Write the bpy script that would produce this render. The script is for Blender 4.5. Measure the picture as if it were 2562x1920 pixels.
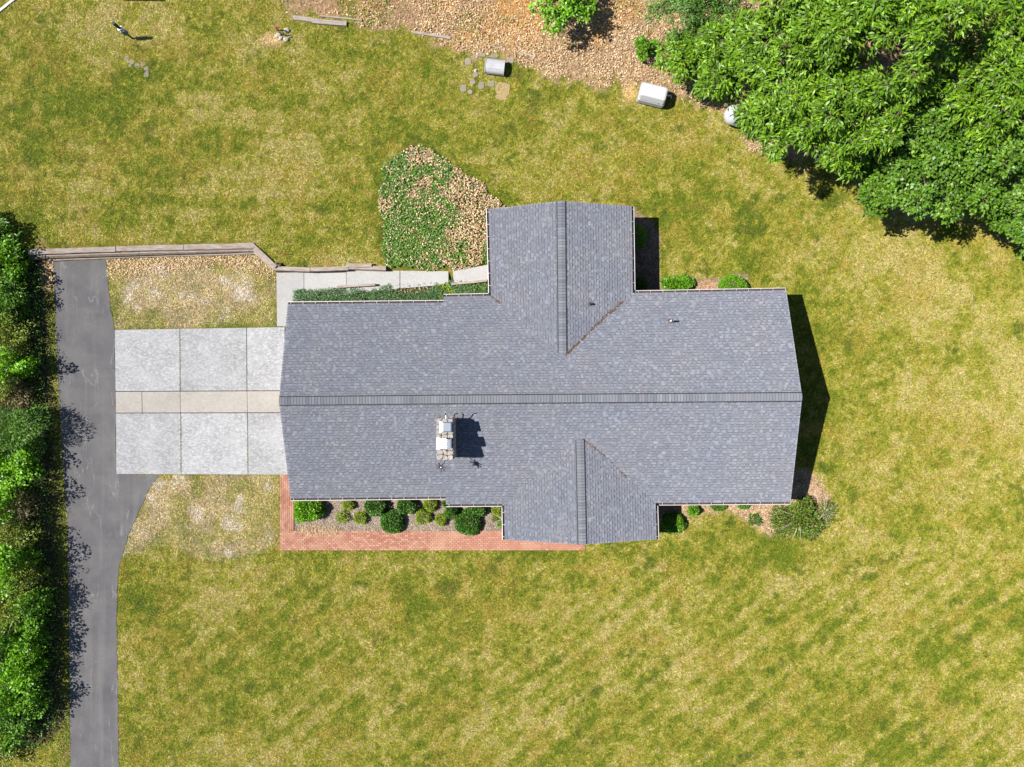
import bpy, math, random
import numpy as np
from mathutils import Vector, Matrix
for o in list(bpy.data.objects): bpy.data.objects.remove(o, do_unlink=True)
random.seed(7); rng = np.random.default_rng(7)
SC = bpy.context.scene; COL = SC.collection
R = math.radians

# ------------------------------------------------------------------ camera, sky, sun, exposure
CAMZ, FPX, PW, PH = 45.0, 2100.0, 2562.0, 1920.0
cam = bpy.data.cameras.new('camera'); cam_o = bpy.data.objects.new('camera', cam); COL.objects.link(cam_o)
cam_o.location = (0, 0, CAMZ); cam.sensor_width = 36; cam.sensor_fit = 'HORIZONTAL'
cam.lens = 36 * FPX / PW; cam.clip_end = 2000; SC.camera = cam_o
SUN_EL, SHX, SHY = R(55.8), 0.999, -0.045          # shadows fall to +X, a touch to -Y
world = bpy.data.worlds.new('World'); SC.world = world; world.use_nodes = True
wn = world.node_tree.nodes; sky = wn.new('ShaderNodeTexSky'); sky.sky_type = 'NISHITA'; sky.sun_disc = False
sky.sun_elevation = SUN_EL; sky.sun_rotation = math.atan2(-SHX, -SHY); sky.air_density = 1.0; sky.dust_density = 0.1
world.node_tree.links.new(sky.outputs[0], wn['Background'].inputs[0]); wn['Background'].inputs[1].default_value = 0.055
sun = bpy.data.lights.new('sun', 'SUN'); sun.energy = 4.6; sun.angle = R(0.5); sun.color = (1.0, 0.955, 0.88)
sun_o = bpy.data.objects.new('sun', sun); COL.objects.link(sun_o); sun_o.location = (-30, 2, 40)
sd = Vector((SHX * math.cos(SUN_EL), SHY * math.cos(SUN_EL), -math.sin(SUN_EL)))
sun_o.rotation_euler = sd.to_track_quat('-Z', 'Y').to_euler()
SC.view_settings.view_transform = 'Standard'; SC.view_settings.look = 'None'
SC.view_settings.exposure = 1.15; SC.view_settings.gamma = 1.0; SC.view_settings.use_curve_mapping = False
SC.render.engine = 'CYCLES'

# ------------------------------------------------------------------ numpy helpers
def P(px, py, z=0.0):
    """world point at height z which the survey photo shows at pixel px, py"""
    k = (CAMZ - z) / FPX
    return Vector(((px - PW / 2) * k, -(py - PH / 2) * k, z))
def hash2(ix, iy, seed):
    h = (ix.astype(np.int64) * 374761393 + iy.astype(np.int64) * 668265263 + seed * 974711) & 0xffffffff
    h = ((h ^ (h >> 13)) * 1274126177) & 0xffffffff
    return ((h ^ (h >> 16)) & 0xffff) / 65535.0
def vnoise(x, y, seed=0):
    xi, yi = np.floor(x), np.floor(y); fx, fy = x - xi, y - yi
    fx = fx * fx * (3 - 2 * fx); fy = fy * fy * (3 - 2 * fy)
    a, b = hash2(xi, yi, seed), hash2(xi + 1, yi, seed); c, d = hash2(xi, yi + 1, seed), hash2(xi + 1, yi + 1, seed)
    return (a * (1 - fx) + b * fx) * (1 - fy) + (c * (1 - fx) + d * fx) * fy
def fbm(x, y, seed=0, oct=4):
    s, a, t = 0, 1.0, 0
    for i in range(oct):
        s = s + a * vnoise(x * 2 ** i + 17.3 * i, y * 2 ** i - 9.1 * i, seed + i); t += a; a *= .5
    return s / t
def sstep(a, b, x):
    t = np.clip((x - a) / (b - a), 0, 1); return t * t * (3 - 2 * t)
def sdpoly(x, y, poly):
    """signed distance to polygon, negative inside"""
    d = np.full(x.shape, 1e9); ins = np.zeros(x.shape, bool); n = len(poly)
    for i in range(n):
        ax, ay = poly[i]; bx, by = poly[(i + 1) % n]
        ex, ey = bx - ax, by - ay; wx, wy = x - ax, y - ay
        t = np.clip((wx * ex + wy * ey) / (ex * ex + ey * ey + 1e-9), 0, 1)
        d = np.minimum(d, (wx - ex * t) ** 2 + (wy - ey * t) ** 2)
        c = ((ay > y) != (by > y)) & (x < (bx - ax) * (y - ay) / (by - ay + 1e-12) + ax); ins ^= c
    d = np.sqrt(d); return np.where(ins, -d, d)
def ppoly(pts, z=0.0): return [tuple(P(a, b, z)[:2]) for a, b in pts]

# ------------------------------------------------------------------ mesh + object helpers
def mesh_np(name, V, F, mat, colors=None, smooth=False):
    """V (n,3), F (m,k) all with k corners"""
    me = bpy.data.meshes.new(name); V = np.asarray(V, np.float32); F = np.asarray(F, np.int32)
    me.vertices.add(len(V)); me.vertices.foreach_set('co', V.ravel())
    k = F.shape[1]; me.loops.add(F.size); me.loops.foreach_set('vertex_index', F.ravel())
    me.polygons.add(len(F)); me.polygons.foreach_set('loop_start', np.arange(0, F.size, k, dtype=np.int32))
    me.polygons.foreach_set('loop_total', np.full(len(F), k, np.int32))
    if smooth: me.polygons.foreach_set('use_smooth', np.ones(len(F), bool))
    if colors is not None:
        c = np.ones((len(V), 4), np.float32); c[:, :3] = colors
        me.color_attributes.new('Col', 'FLOAT_COLOR', 'POINT').data.foreach_set('color', c.ravel())
    me.update(calc_edges=True); me.materials.append(mat); return me
def origin(o):
    v = Vector((0, 0, 0))
    while o is not None: v += o.location; o = o.parent
    return v
def tag(o, label=None, cat=None, group=None, kind=None):
    if label: o['label'] = label
    if cat: o['category'] = cat
    if group: o['group'] = group
    if kind: o['kind'] = kind
    return o
def empty(name, loc, label=None, cat=None, group=None):
    o = bpy.data.objects.new(name, None); COL.objects.link(o); o.location = loc; o.empty_display_size = .2
    return tag(o, label, cat, group)
def link(name, me, parent=None, loc=(0, 0, 0)):
    o = bpy.data.objects.new(name, me); COL.objects.link(o); o.location = loc
    if parent is not None: o.parent = parent
    return o
def place_np(name, V, F, mat, parent=None, colors=None, base=None, smooth=False):
    """link world-space arrays as one object; under a parent they become local to it"""
    V = np.asarray(V, np.float64)
    if parent is not None: off = np.array(origin(parent)); loc = (0, 0, 0)
    else:
        off = np.array(base if base is not None else (0, 0, 0)); loc = tuple(off)
    return link(name, mesh_np(name, V - off, F, mat, colors, smooth), parent, loc)

class MB:
    """collects world-space faces (any corner count), builds one mesh object"""
    def __init__(s): s.v = []; s.f = []; s.c = []; s.col = (1, 1, 1)
    def vert(s, p): s.v.append(tuple(p)); s.c.append(s.col); return len(s.v) - 1
    def face(s, pts): s.f.append([s.vert(p) for p in pts]); return s
    def box(s, c, size, rot=0.0, tilt=None, taper=1.0):
        hx, hy, hz = size[0] / 2, size[1] / 2, size[2] / 2
        M = Matrix.Rotation(rot, 3, 'Z')
        if tilt is not None: M = M @ tilt
        b = [s.vert(Vector(c) + M @ Vector((x * hx * (taper if z > 0 else 1), y * hy * (taper if z > 0 else 1), z * hz))) for z in (-1, 1) for x, y in ((-1, -1), (1, -1), (1, 1), (-1, 1))]
        for q in ((3, 2, 1, 0), (4, 5, 6, 7), (0, 1, 5, 4), (1, 2, 6, 5), (2, 3, 7, 6), (3, 0, 4, 7)): s.f.append([b[i] for i in q])
        return s
    def beam(s, a, b, w, h, wob=0.0):
        a, b = Vector(a), Vector(b); d = (b - a).normalized(); side = Vector((-d.y, d.x, 0)).normalized(); up = d.cross(side) * -1
        up = side.cross(d) * -1 if up.z < 0 else up
        n = max(1, int((b - a).length / .5)) if wob else 1; prev = None
        for i in range(n + 1):
            p = a.lerp(b, i / n) + side * random.uniform(-wob, wob) + Vector((0, 0, random.uniform(-wob, wob) * .5))
            r = [s.vert(p + side * x * w / 2 + up * z * h / 2) for x, z in ((-1, -1), (1, -1), (1, 1), (-1, 1))]
            if prev:
                for k in range(4): s.f.append([prev[k], prev[(k + 1) % 4], r[(k + 1) % 4], r[k]])
            else: s.f.append(r[::-1])
            prev = r
        s.f.append(prev); return s
    def tube(s, pts, rad, n=7, cap=True):
        pts = [Vector(p) for p in pts]; rads = rad if isinstance(rad, (list, tuple)) else [rad] * len(pts); prev = None
        for i, p in enumerate(pts):
            d = (pts[min(i + 1, len(pts) - 1)] - pts[max(i - 1, 0)]).normalized()
            u = d.orthogonal().normalized() if prev is None else (u - d * u.dot(d)).normalized()
            w = d.cross(u)
            r = [s.vert(p + (u * math.cos(2 * math.pi * k / n) + w * math.sin(2 * math.pi * k / n)) * rads[i]) for k in range(n)]
            if prev:
                for k in range(n): s.f.append([prev[k], prev[(k + 1) % n], r[(k + 1) % n], r[k]])
            elif cap: s.f.append(r[::-1])
            prev = r
        if cap: s.f.append(prev)
        return s
    def slab(s, poly, z0, z1):
        """vertical prism over polygon (list of xy, counter-clockwise)"""
        a = sum(poly[i][0] * poly[(i + 1) % len(poly)][1] - poly[(i + 1) % len(poly)][0] * poly[i][1] for i in range(len(poly)))
        if a < 0: poly = poly[::-1]
        lo = [s.vert((x, y, z0)) for x, y in poly]; hi = [s.vert((x, y, z1)) for x, y in poly]; n = len(poly)
        s.f.append(hi); s.f.append(lo[::-1])
        for i in range(n): s.f.append([lo[i], lo[(i + 1) % n], hi[(i + 1) % n], hi[i]])
        return s
    def blob(s, c, rx, ry, rz, nu=10, nv=6, rough=.2, cut=-.4):
        c = Vector(c); ph = random.random() * 9; rows = []
        for j in range(nv + 1):
            t = math.pi * j / nv; row = []
            for i in range(nu):
                a = 2 * math.pi * i / nu; q = 1 + rough * (math.sin(3 * a + ph) * .3 + math.sin(2 * t + a * 2 + ph * 2) * .4 + random.uniform(-.3, .3))
                row.append(s.vert(c + Vector((rx * math.sin(t) * math.cos(a) * q, ry * math.sin(t) * math.sin(a) * q, max(cut, math.cos(t)) * rz * q))))
            rows.append(row)
        for j in range(nv):
            for i in range(nu): s.f.append([rows[j][i], rows[j + 1][i], rows[j + 1][(i + 1) % nu], rows[j][(i + 1) % nu]])
        return s
    def build(s, name, mat, parent=None, base=None, smooth=False, bevel=0):
        v = np.array(s.v)
        if parent is not None: off = origin(parent); loc = (0, 0, 0)
        else:
            if base is None: base = ((v[:, 0].min() + v[:, 0].max()) / 2, (v[:, 1].min() + v[:, 1].max()) / 2, v[:, 2].min())
            off = Vector(base); loc = base
        me = bpy.data.meshes.new(name); me.from_pydata([tuple(p) for p in v - np.array(off)], [], s.f)
        ca = me.color_attributes.new('Col', 'FLOAT_COLOR', 'POINT'); ca.data.foreach_set('color', np.c_[np.array(s.c), np.ones(len(s.c))].astype(np.float32).ravel())
        if smooth: me.polygons.foreach_set('use_smooth', [True] * len(me.polygons))
        me.materials.append(mat); me.update(); o = link(name, me, parent, loc)
        if bevel:
            m = o.modifiers.new('bevel', 'BEVEL'); m.width = bevel; m.segments = 2; m.limit_method = 'ANGLE'
        return o

# ------------------------------------------------------------------ materials
class NT:
    def __init__(s, name):
        s.m = bpy.data.materials.new(name); s.m.use_nodes = True; s.t = s.m.node_tree; s.n = s.t.nodes; s.bsdf = s.n['Principled BSDF']; s.out = s.n['Material Output']
        s.pos = s.n.new('ShaderNodeNewGeometry').outputs['Position']
    def link(s, a, b): s.t.links.new(a, b)
    def noise(s, scale, detail=3, rough=.5, vec=None, stretch=None, rotz=0):
        t = s.n.new('ShaderNodeTexNoise'); t.inputs['Scale'].default_value = scale; t.inputs['Detail'].default_value = detail; t.inputs['Roughness'].default_value = rough
        v = vec or s.pos
        if stretch:
            mp = s.n.new('ShaderNodeMapping'); mp.inputs['Scale'].default_value = stretch; mp.inputs['Rotation'].default_value = (0, 0, rotz); s.link(v, mp.inputs[0]); v = mp.outputs[0]
        s.link(v, t.inputs['Vector']); return t.outputs['Fac']
    def voro(s, scale, feature='F1', out='Distance', vec=None):
        t = s.n.new('ShaderNodeTexVoronoi'); t.feature = feature; t.inputs['Scale'].default_value = scale; s.link(vec or s.pos, t.inputs['Vector']); return t.outputs[out]
    def ramp(s, fac, stops, interp='LINEAR'):
        r = s.n.new('ShaderNodeValToRGB'); cr = r.color_ramp; cr.interpolation = interp
        while len(cr.elements) < len(stops): cr.elements.new(.5)
        for e, (p, c) in zip(cr.elements, stops): e.position = p; e.color = (*c, 1) if len(c) == 3 else c
        s.link(fac, r.inputs[0]); return r.outputs[0]
    def gray(s, fac, a, b, lo=0.0, hi=1.0): return s.ramp(fac, [(a, (lo,) * 3), (b, (hi,) * 3)])
    def mix(s, fac, a, b, mode='MIX'):
        m = s.n.new('ShaderNodeMix'); m.data_type = 'RGBA'; m.blend_type = mode
        for sock, v in ((m.inputs[0], fac), (m.inputs[6], a), (m.inputs[7], b)):
            if isinstance(v, (int, float)): sock.default_value = v
            elif isinstance(v, tuple): sock.default_value = (*v, 1)
            else: s.link(v, sock)
        return m.outputs[2]
    def attr(s): a = s.n.new('ShaderNodeAttribute'); a.attribute_name = 'Col'; return a.outputs['Color']
    def objrand(s): return s.n.new('ShaderNodeObjectInfo').outputs['Random']
    def bump(s, h, strength, dist):
        b = s.n.new('ShaderNodeBump'); b.inputs['Strength'].default_value = strength; b.inputs['Distance'].default_value = dist; s.link(h, b.inputs['Height']); s.link(b.outputs[0], s.bsdf.inputs['Normal'])
    def done(s, color=None, rough=.9, spec=.2, metal=0.0):
        if color is not None:
            if isinstance(color, tuple): s.bsdf.inputs['Base Color'].default_value = (*color, 1)
            else: s.link(color, s.bsdf.inputs['Base Color'])
        s.bsdf.inputs['Roughness'].default_value = rough; s.bsdf.inputs['Diffuse Roughness'].default_value = 1.0 if rough > .8 else 0.0; s.bsdf.inputs['Specular IOR Level'].default_value = spec; s.bsdf.inputs['Metallic'].default_value = metal
        return s.m
M = {}
def plain(key, color, rough=.7, spec=.3, metal=0.0, var=.15, scale=6, bump=0):
    t = NT(key); f = t.noise(scale, 4); c = t.mix(1.0, color, t.gray(f, .3, .7, 1 - var, 1 + var * .6), 'MULTIPLY')
    if bump: t.bump(t.noise(scale * 6, 3), .5, bump)
    M[key] = t.done(c, rough, spec, metal)
# lawn + soils: colour per vertex from the survey, fine grain from noise
t = NT('ground'); a = t.attr(); f1 = t.noise(9, 4, .65); f2 = t.noise(30, 3, .6); f3 = t.noise(3.1, 4, .6)
c = t.mix(1.0, a, t.gray(f1, .33, .68, .55, 1.42), 'MULTIPLY'); c = t.mix(1.0, c, t.gray(f2, .3, .72, .6, 1.4), 'MULTIPLY')
c = t.mix(.45, c, t.mix(1.0, c, t.ramp(f3, [(.3, (.72, .95, .7)), (.7, (1.25, 1.02, 1.25))]), 'MULTIPLY'))
t.bump(f1, .6, .06); M['ground'] = t.done(c, .95, .1)
t = NT('grass_blades'); M['grass'] = t.done(t.attr(), .8, .15)
def leafmat(key, trans=.3, rough=.45, spec=.35):
    t = NT(key); a = t.attr(); t.done(a, rough, spec)
    tr = t.n.new('ShaderNodeBsdfTranslucent'); t.link(t.mix(1.0, a, (1.25, 1.3, .5), 'MULTIPLY'), tr.inputs[0])
    mx = t.n.new('ShaderNodeMixShader'); mx.inputs[0].default_value = trans
    t.link(t.bsdf.outputs[0], mx.inputs[1]); t.link(tr.outputs[0], mx.inputs[2]); t.link(mx.outputs[0], t.out.inputs[0]); M[key] = t.m
leafmat('leaf', .22); leafmat('dry_leaf', .15, .8, .1)
t = NT('shingle'); a = t.attr(); g = t.noise(70, 2, .7); big = t.noise(.55, 3, .5)
c = t.mix(1.0, a, t.gray(g, .3, .7, .82, 1.16), 'MULTIPLY'); c = t.mix(1.0, c, t.ramp(big, [(.35, (.95, .965, 1.0)), (.65, (1.04, 1.02, 1.0))]), 'MULTIPLY')
M['shingle'] = t.done(c, .92, .25)
t = NT('ridge_cap'); r_ = t.objrand(); g = t.noise(70, 2, .7)
c = t.ramp(r_, [(0, (.118, .124, .155)), (.2, (.165, .178, .20)), (.4, (.148, .147, .178)), (.55, (.19, .20, .23)), (.7, (.135, .15, .168)), (.85, (.175, .165, .19)), (1, (.122, .132, .158))])
M['ridge_cap'] = t.done(t.mix(1.0, c, t.gray(g, .3, .7, .85, 1.12), 'MULTIPLY'), .92, .25)
t = NT('asphalt'); f = t.noise(.8, 4, .6); g = t.noise(55, 2, .7); lng = t.noise(1.0, 5, .6, stretch=(2.2, .10, 1)); vd = t.voro(.55, 'DISTANCE_TO_EDGE', vec=None)
c = t.ramp(f, [(.3, (.104, .101, .108)), (.7, (.158, .151, .152))]); c = t.mix(1.0, c, t.gray(g, .25, .75, .78, 1.22), 'MULTIPLY')
c = t.mix(t.gray(lng, .52, .72, 0, .45), c, (.205, .197, .19))
ln1 = t.noise(.8, 6, .55, stretch=(1.0, .22, 1)); ln2 = t.noise(1.3, 7, .6)
crk = t.mix(1.0, t.ramp(ln1, [(.492, (0, 0, 0)), (.5, (.8, .8, .8)), (.508, (0, 0, 0))]), t.gray(t.noise(.6, 3), .46, .6), 'MULTIPLY')
c = t.mix(t.mix(1.0, t.ramp(ln2, [(.494, (0, 0, 0)), (.5, (.6, .6, .6)), (.506, (0, 0, 0))]), t.gray(t.noise(.45, 2), .52, .62), 'MULTIPLY'), c, (.22, .21, .20))
c = t.mix(crk, c, (.27, .265, .26)); t.bump(g, .3, .01); M['asphalt'] = t.done(c, .9, .2)
def concrete(key, c0, c1, c2):
    t = NT(key); f = t.noise(.9, 5, .65); sc = t.noise(6.5, 9, .8, stretch=(1, 1.7, 1)); fine = t.noise(40, 3, .7); r_ = t.objrand()
    c = t.ramp(f, [(.3, c0), (.7, c1)]); c = t.mix(t.gray(sc, .47, .62, 0, .75), c, c2); c = t.mix(t.gray(t.noise(4.2, 9, .85, stretch=(1, 2.0, 1)), .52, .66, 0, .5), c, tuple(x * .68 for x in c0))
    c = t.mix(1.0, c, t.gray(fine, .3, .7, .84, 1.16), 'MULTIPLY'); c = t.mix(1.0, c, t.gray(r_, 0, 1, .93, 1.05), 'MULTIPLY'); t.bump(fine, .25, .008); M[key] = t.done(c, .85, .25)
concrete('concrete', (.25, .252, .26), (.37, .371, .38), (.53, .528, .53))
concrete('concrete_tan', (.33, .30, .265), (.39, .365, .335), (.42, .40, .37))
concrete('concrete_walk', (.36, .355, .35), (.41, .405, .40), (.44, .435, .43))
concrete('sand_slab', (.30, .21, .10), (.38, .28, .15), (.42, .33, .2)); concrete('paver', (.20, .175, .135), (.27, .235, .185), (.31, .27, .20))
t = NT('brick'); r_ = t.objrand(); g = t.noise(40, 3, .7); big = t.noise(.9, 3)
c = t.ramp(r_, [(0, (.36, .17, .115)), (.3, (.42, .215, .155)), (.55, (.38, .185, .13)), (.8, (.46, .26, .19)), (1, (.33, .15, .10))])
c = t.mix(t.gray(big, .45, .65, 0, .6), c, (.45, .275, .19)); M['brick'] = t.done(t.mix(1.0, c, t.gray(g, .3, .7, .8, 1.15), 'MULTIPLY'), .9, .2)
t = NT('brick_field'); a = t.attr(); c = t.mix(t.gray(t.noise(.9, 3), .45, .65, 0, .6), a, (.45, .275, .19)); M['brick_field'] = t.done(t.mix(1.0, c, t.gray(t.noise(40, 3, .7), .3, .7, .8, 1.15), 'MULTIPLY'), .9, .2)
t = NT('timber'); gr = t.noise(4, 6, .7, stretch=(.6, 7, 7)); big = t.noise(1.3, 3)
c = t.ramp(gr, [(.3, (.17, .135, .11)), (.5, (.33, .28, .24)), (.7, (.46, .41, .37))]); c = t.mix(t.gray(big, .5, .7, 0, .5), c, (.25, .17, .12)); t.bump(gr, .5, .02); M['timber'] = t.done(c, .9, .15)
t = NT('mulch'); a = t.attr(); c = t.mix(1.0, a, t.gray(t.noise(22, 4, .7), .3, .7, .5, 1.4), 'MULTIPLY'); M['mulch'] = t.done(c, .95, .1)
plain('white_paint', (.78, .78, .78), .5, .4, var=.06); plain('white_tank', (.37, .375, .39), .4, .4, var=.05)
plain('gutter_white', (.42, .405, .40), .5, .3, var=.12, scale=2); plain('white_fade', (.30, .30, .32), .55, .3, var=.12, scale=3)
plain('gutter_dirt', (.075, .05, .045), .95, .1, var=.4, scale=14); plain('dark_vent', (.03, .03, .035), .8, .2)
plain('galvanised', (.55, .57, .60), .28, .5, 1.0, .06); plain('galvanised_bright', (.85, .86, .88), .24, .5, 1.0, .04)
plain('dark_metal', (.028, .03, .034), .55, .4, .6, .2); plain('stone', (.34, .315, .29), .9, .2, var=.35, scale=9, bump=.01); plain('mortar', (.11, .09, .08), .95, .1, var=.3, scale=15)
plain('flashing', (.17, .12, .12), .6, .4, .3, .3); plain('wall_brick', (.30, .15, .10), .9, .2, var=.3, scale=8); plain('glass', (.03, .04, .05), .06, .6, var=.05)
plain('bark', (.16, .125, .095), .9, .15, var=.4, scale=9, bump=.02); plain('bark_pale', (.34, .30, .25), .9, .15, var=.3, scale=9)
plain('red_paint', (.33, .05, .03), .6, .3); plain('rubber', (.02, .03, .028), .6, .3); plain('teal_paint', (.055, .12, .14), .6, .3); plain('rock', (.42, .38, .32), .9, .2, var=.3, scale=7)
plain('rust', (.16, .06, .03), .9, .2, var=.4); plain('shade_grey', (.14, .14, .15), .6, .3); plain('needles', (.13, .07, .038), .95, .1, var=.5, scale=20); plain('pvc', (.36, .35, .32), .5, .3)

# ------------------------------------------------------------------ terrain
wall_px = [(75, 627), (632, 613), (690, 668), (965, 676), (1135, 680), (1218, 660)]
WX = [P(a, b, .5).x for a, b in wall_px]; WY = [P(a, b, .5).y for a, b in wall_px]
X1650 = P(1650, 0).x
def height(x, y):
    x = np.asarray(x, float); y = np.asarray(y, float)
    yp = np.interp(x, WX, WY)
    hn = np.interp(x, [WX[0], WX[1], WX[2], WX[3], WX[4], 2.5, X1650], [.70, .68, .62, .42, .34, .2, 0.0])
    wdt = np.interp(x, [WX[0] - 1.5, WX[0], WX[3], WX[3] + .6, WX[5], 1.0], [1.6, .16, .16, .5, .6, 5.0])
    h = hn * sstep(-.5 * wdt, .5 * wdt, y - yp)
    lit = np.interp(x, [-28, -11, -5, 1, 8, 14, 29], [26, 20.2, 18.6, 16.8, 15.4, 14.0, 12.0])
    return h + np.clip((y - lit) * .16, 0, .7)
def PG(px, py):
    z = 0.0
    for _ in range(4): p = P(px, py, z); z = float(height(p.x, p.y))
    return P(px, py, z)
# zones (photo survey)
Z_DRIVE = [(133, 655), (265, 650), (275, 760), (287, 832), (291, 1186), (400, 1189), (384, 1205), (370, 1232), (357, 1258), (345, 1286), (337, 1302), (329, 1317), (320, 1342), (312, 1371), (304, 1394), (299, 1415), (295, 1445), (293, 1480), (292, 1550), (294, 1700), (297, 1920), (299, 2050), (177, 2050), (177, 1920), (172, 1500), (168, 1300), (152, 1100), (140, 850), (135, 700)]
Z_LITTER = [(560, -120), (700, 20), (735, 50), (860, 58), (985, 88), (1050, 98), (1120, 116), (1180, 140), (1290, 152), (1340, 186), (1450, 206), (1560, 218), (1660, 225), (1740, 250), (1800, 292), (1870, 370), (2020, 400), (2150, 440), (2230, 520), (2300, 555), (2420, 500), (2520, 520), (2600, 640), (2900, 640), (2900, -400), (560, -400)]
Z_GARDEN = [(1030, 370), (1085, 380), (1140, 420), (1200, 468), (1258, 512), (1300, 560), (1300, 650), (1218, 662), (1135, 678), (965, 674), (962, 560), (952, 490), (958, 432), (985, 395)]
Z_FRONTBED = [(733, 1230), (1270, 1230), (1270, 1332), (738, 1332)]
Z_RBED = [(1640, 1230), (1990, 1180), (2045, 1190), (2085, 1240), (2070, 1300), (1990, 1335), (1925, 1345), (1890, 1325), (1845, 1285), (1770, 1278), (1720, 1300), (1640, 1310)]
Z_NBED = [(1560, 520), (1640, 560), (1655, 700), (1870, 690), (1870, 770), (1560, 770)]
Z_DRYL = [(270, 640), (640, 630), (695, 690), (695, 825), (287, 825)]
Z_DRYB = [(330, 1190), (700, 1190), (700, 1350), (620, 1400), (450, 1380), (310, 1370)]
Z_HEDGE = [(-300, 560), (60, 600), (120, 660), (135, 1000), (150, 1300), (165, 1780), (120, 1860), (-300, 1880)]
Z_JUN = [(735, 725), (1230, 690), (1230, 760), (735, 760)]
def grass_color(x, y):
    """albedo of the ground at x, y (world), plus litter mask"""
    wx = x + (fbm(x * .9, y * .9, 31, 3) - .5) * 1.2; wy = y + (fbm(x * .9, y * .9, 41, 3) - .5) * 1.2
    n1 = fbm(x * .16 + 3, y * .16, 3, 4); n2 = fbm(x * .55, y * .55, 5, 4); n3 = fbm(x * 1.6, y * 1.6, 9, 4); n4 = fbm(x * 4.5, y * 4.5, 12, 3)
    px = x * CAMZ / CAMZ * FPX / CAMZ + PW / 2; py = -y * FPX / CAMZ + PH / 2
    n5 = fbm(x * 8, y * 8, 14, 2); dry = .43 + (n1 - .5) * .45 + (n2 - .5) * .65 + (n3 - .5) * 1.0 + (n4 - .5) * 1.0 + (n5 - .5) * .7
    # mowing stripes: diagonal over the front lawn, level over the upper left lawn
    ang = R(38); ac = -x * math.sin(ang) + y * math.cos(ang); al = x * math.cos(ang) + y * math.sin(ang)
    st = ((.5 + .5 * np.sin(2 * math.pi * (ac / .98 + .5 * (fbm(al * .12, ac * .2, 51, 2) - .5)))) ** 2.2 - .35) * 1.7 * sstep(.25, .6, fbm(al * .35, ac * .5, 58, 3)) + (fbm(al * .22, ac * 2.0, 55, 3) - .5) * 2.2
    dry = dry + st * .20 * sstep(1340, 1480, py) * sstep(250, 600, px)
    st2 = ((.5 + .5 * np.sin(2 * math.pi * (y / 1.05 + .03 * x + .25 * fbm(x * .2, y * .1, 52, 2)))) ** 2.0 - .35) * 1.5 * sstep(.25, .6, fbm(x * .3, y * .6, 57, 3)) + (fbm(x * .25, y * 2.2, 61, 3) - .5) * 1.8
    dry = dry + st2 * .22 * sstep(230, 330, py) * (1 - sstep(520, 600, py)) * (1 - sstep(700, 1000, px))
    def spot(cx, cy, rx, ry, rot=0):
        dx, dy = px - cx, py - cy; c, s = math.cos(R(rot)), math.sin(R(rot)); u, v = dx * c + dy * s, -dx * s + dy * c
        return np.exp(-((u / rx) ** 2 + (v / ry) ** 2))
    for cx, cy, rx, ry, rot, w in ((2360, 740, 150, 60, 35, .38), (2500, 1000, 140, 130, 0, .35), (2280, 620, 60, 60, 0, .2), (2100, 1000, 60, 140, 10, .1), (1700, 330, 160, 60, 20, .2), (1400, 430, 150, 50, 10, .22), (470, 330, 60, 30, 0, .25), (130, 450, 220, 10, 4, .3), (260, 492, 220, 10, -3, .3), (270, 70, 35, 90, 15, .5), (190, 60, 60, 60, 0, .25),
                                 (900, 1560, 140, 60, -20, .16), (560, 1480, 80, 60, -30, .18), (2160, 1340, 50, 40, 30, .4), (1500, 1420, 120, 40, 0, .12), (760, 420, 100, 80, 0, .12), (1500, 540, 70, 30, 0, .3), (2320, 1480, 120, 60, -35, .1), (400, 60, 60, 60, 0, .2), (1990, 520, 80, 80, 0, .12), (930, 650, 90, 12, 0, .25), (1060, 40, 150, 60, 0, .1),
                                 (700, 240, 130, 60, 0, -.25), (300, 260, 130, 80, 0, -.3), (130, 370, 60, 120, 0, -.25), (120, 230, 100, 80, 0, -.2), (560, 330, 120, 50, 0, -.15), (1500, 300, 120, 60, 30, -.15), (1120, 420, 130, 40, 42, -.42), (1260, 520, 90, 30, 30, -.35), (960, 500, 26, 150, 0, -.38), (1010, 360, 80, 26, -25, -.3), (1700, 520, 90, 110, 0, -.2), (2020, 720, 40, 60, 0, -.25), (2060, 930, 60, 120, 0, -.2), (1860, 560, 80, 80, 0, -.1),
                                 (1000, 1490, 60, 40, 30, -.38), (1080, 1550, 160, 80, 35, -.2), (430, 1560, 120, 90, 0, -.28), (340, 1500, 40, 50, 0, -.4), (1430, 1390, 400, 14, 0, -.2), (900, 1388, 150, 10, 0, -.3), (1920, 1360, 80, 40, 20, -.38), (2060, 1380, 80, 30, 0, -.2), (2090, 1200, 30, 50, 0, -.3), (640, 1720, 200, 100, 0, -.12), (1700, 1700, 200, 90, -20, .05), (2200, 1700, 180, 120, -35, -.06), (330, 40, 30, 60, 0, -.15), (450, 160, 60, 60, 0, -.12), (2072, 505, 24, 22, 0, -.5), (640, 60, 60, 40, 0, -.35), (2150, 1560, 60, 40, -35, -.2), (660, 840, 70, 130, 0, 0)):
        dry = dry + w * spot(cx, cy, rx, ry, rot)
    lush = np.array((.088, .112, .008)); mid = np.array((.192, .178, .022)); tan = np.array((.285, .235, .078)); dk = np.array((.045, .068, .009)); ochre = np.array((.235, .165, .030))
    d = np.clip(dry, 0, 1)[..., None]
    c = lush * (1 - np.clip(d / .45, 0, 1)) + mid * np.clip(d / .45, 0, 1); c = np.where(d > .45, mid + (tan - mid) * np.clip((d - .45) / .5, 0, 1), c)
    oc = sstep(.52, .75, fbm(x * .8 + 9, y * .8, 77, 3))[..., None]; c = c * (1 - .35 * oc) + ochre * .35 * oc
    dkm = (sstep(.66, .80, fbm(x * 1.1, y * 1.1, 91, 3)) * sstep(.72, .4, dry))[..., None]; c = c * (1 - .55 * dkm) + dk * .55 * dkm
    c = c * np.array((.86, .88, .86))
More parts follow.
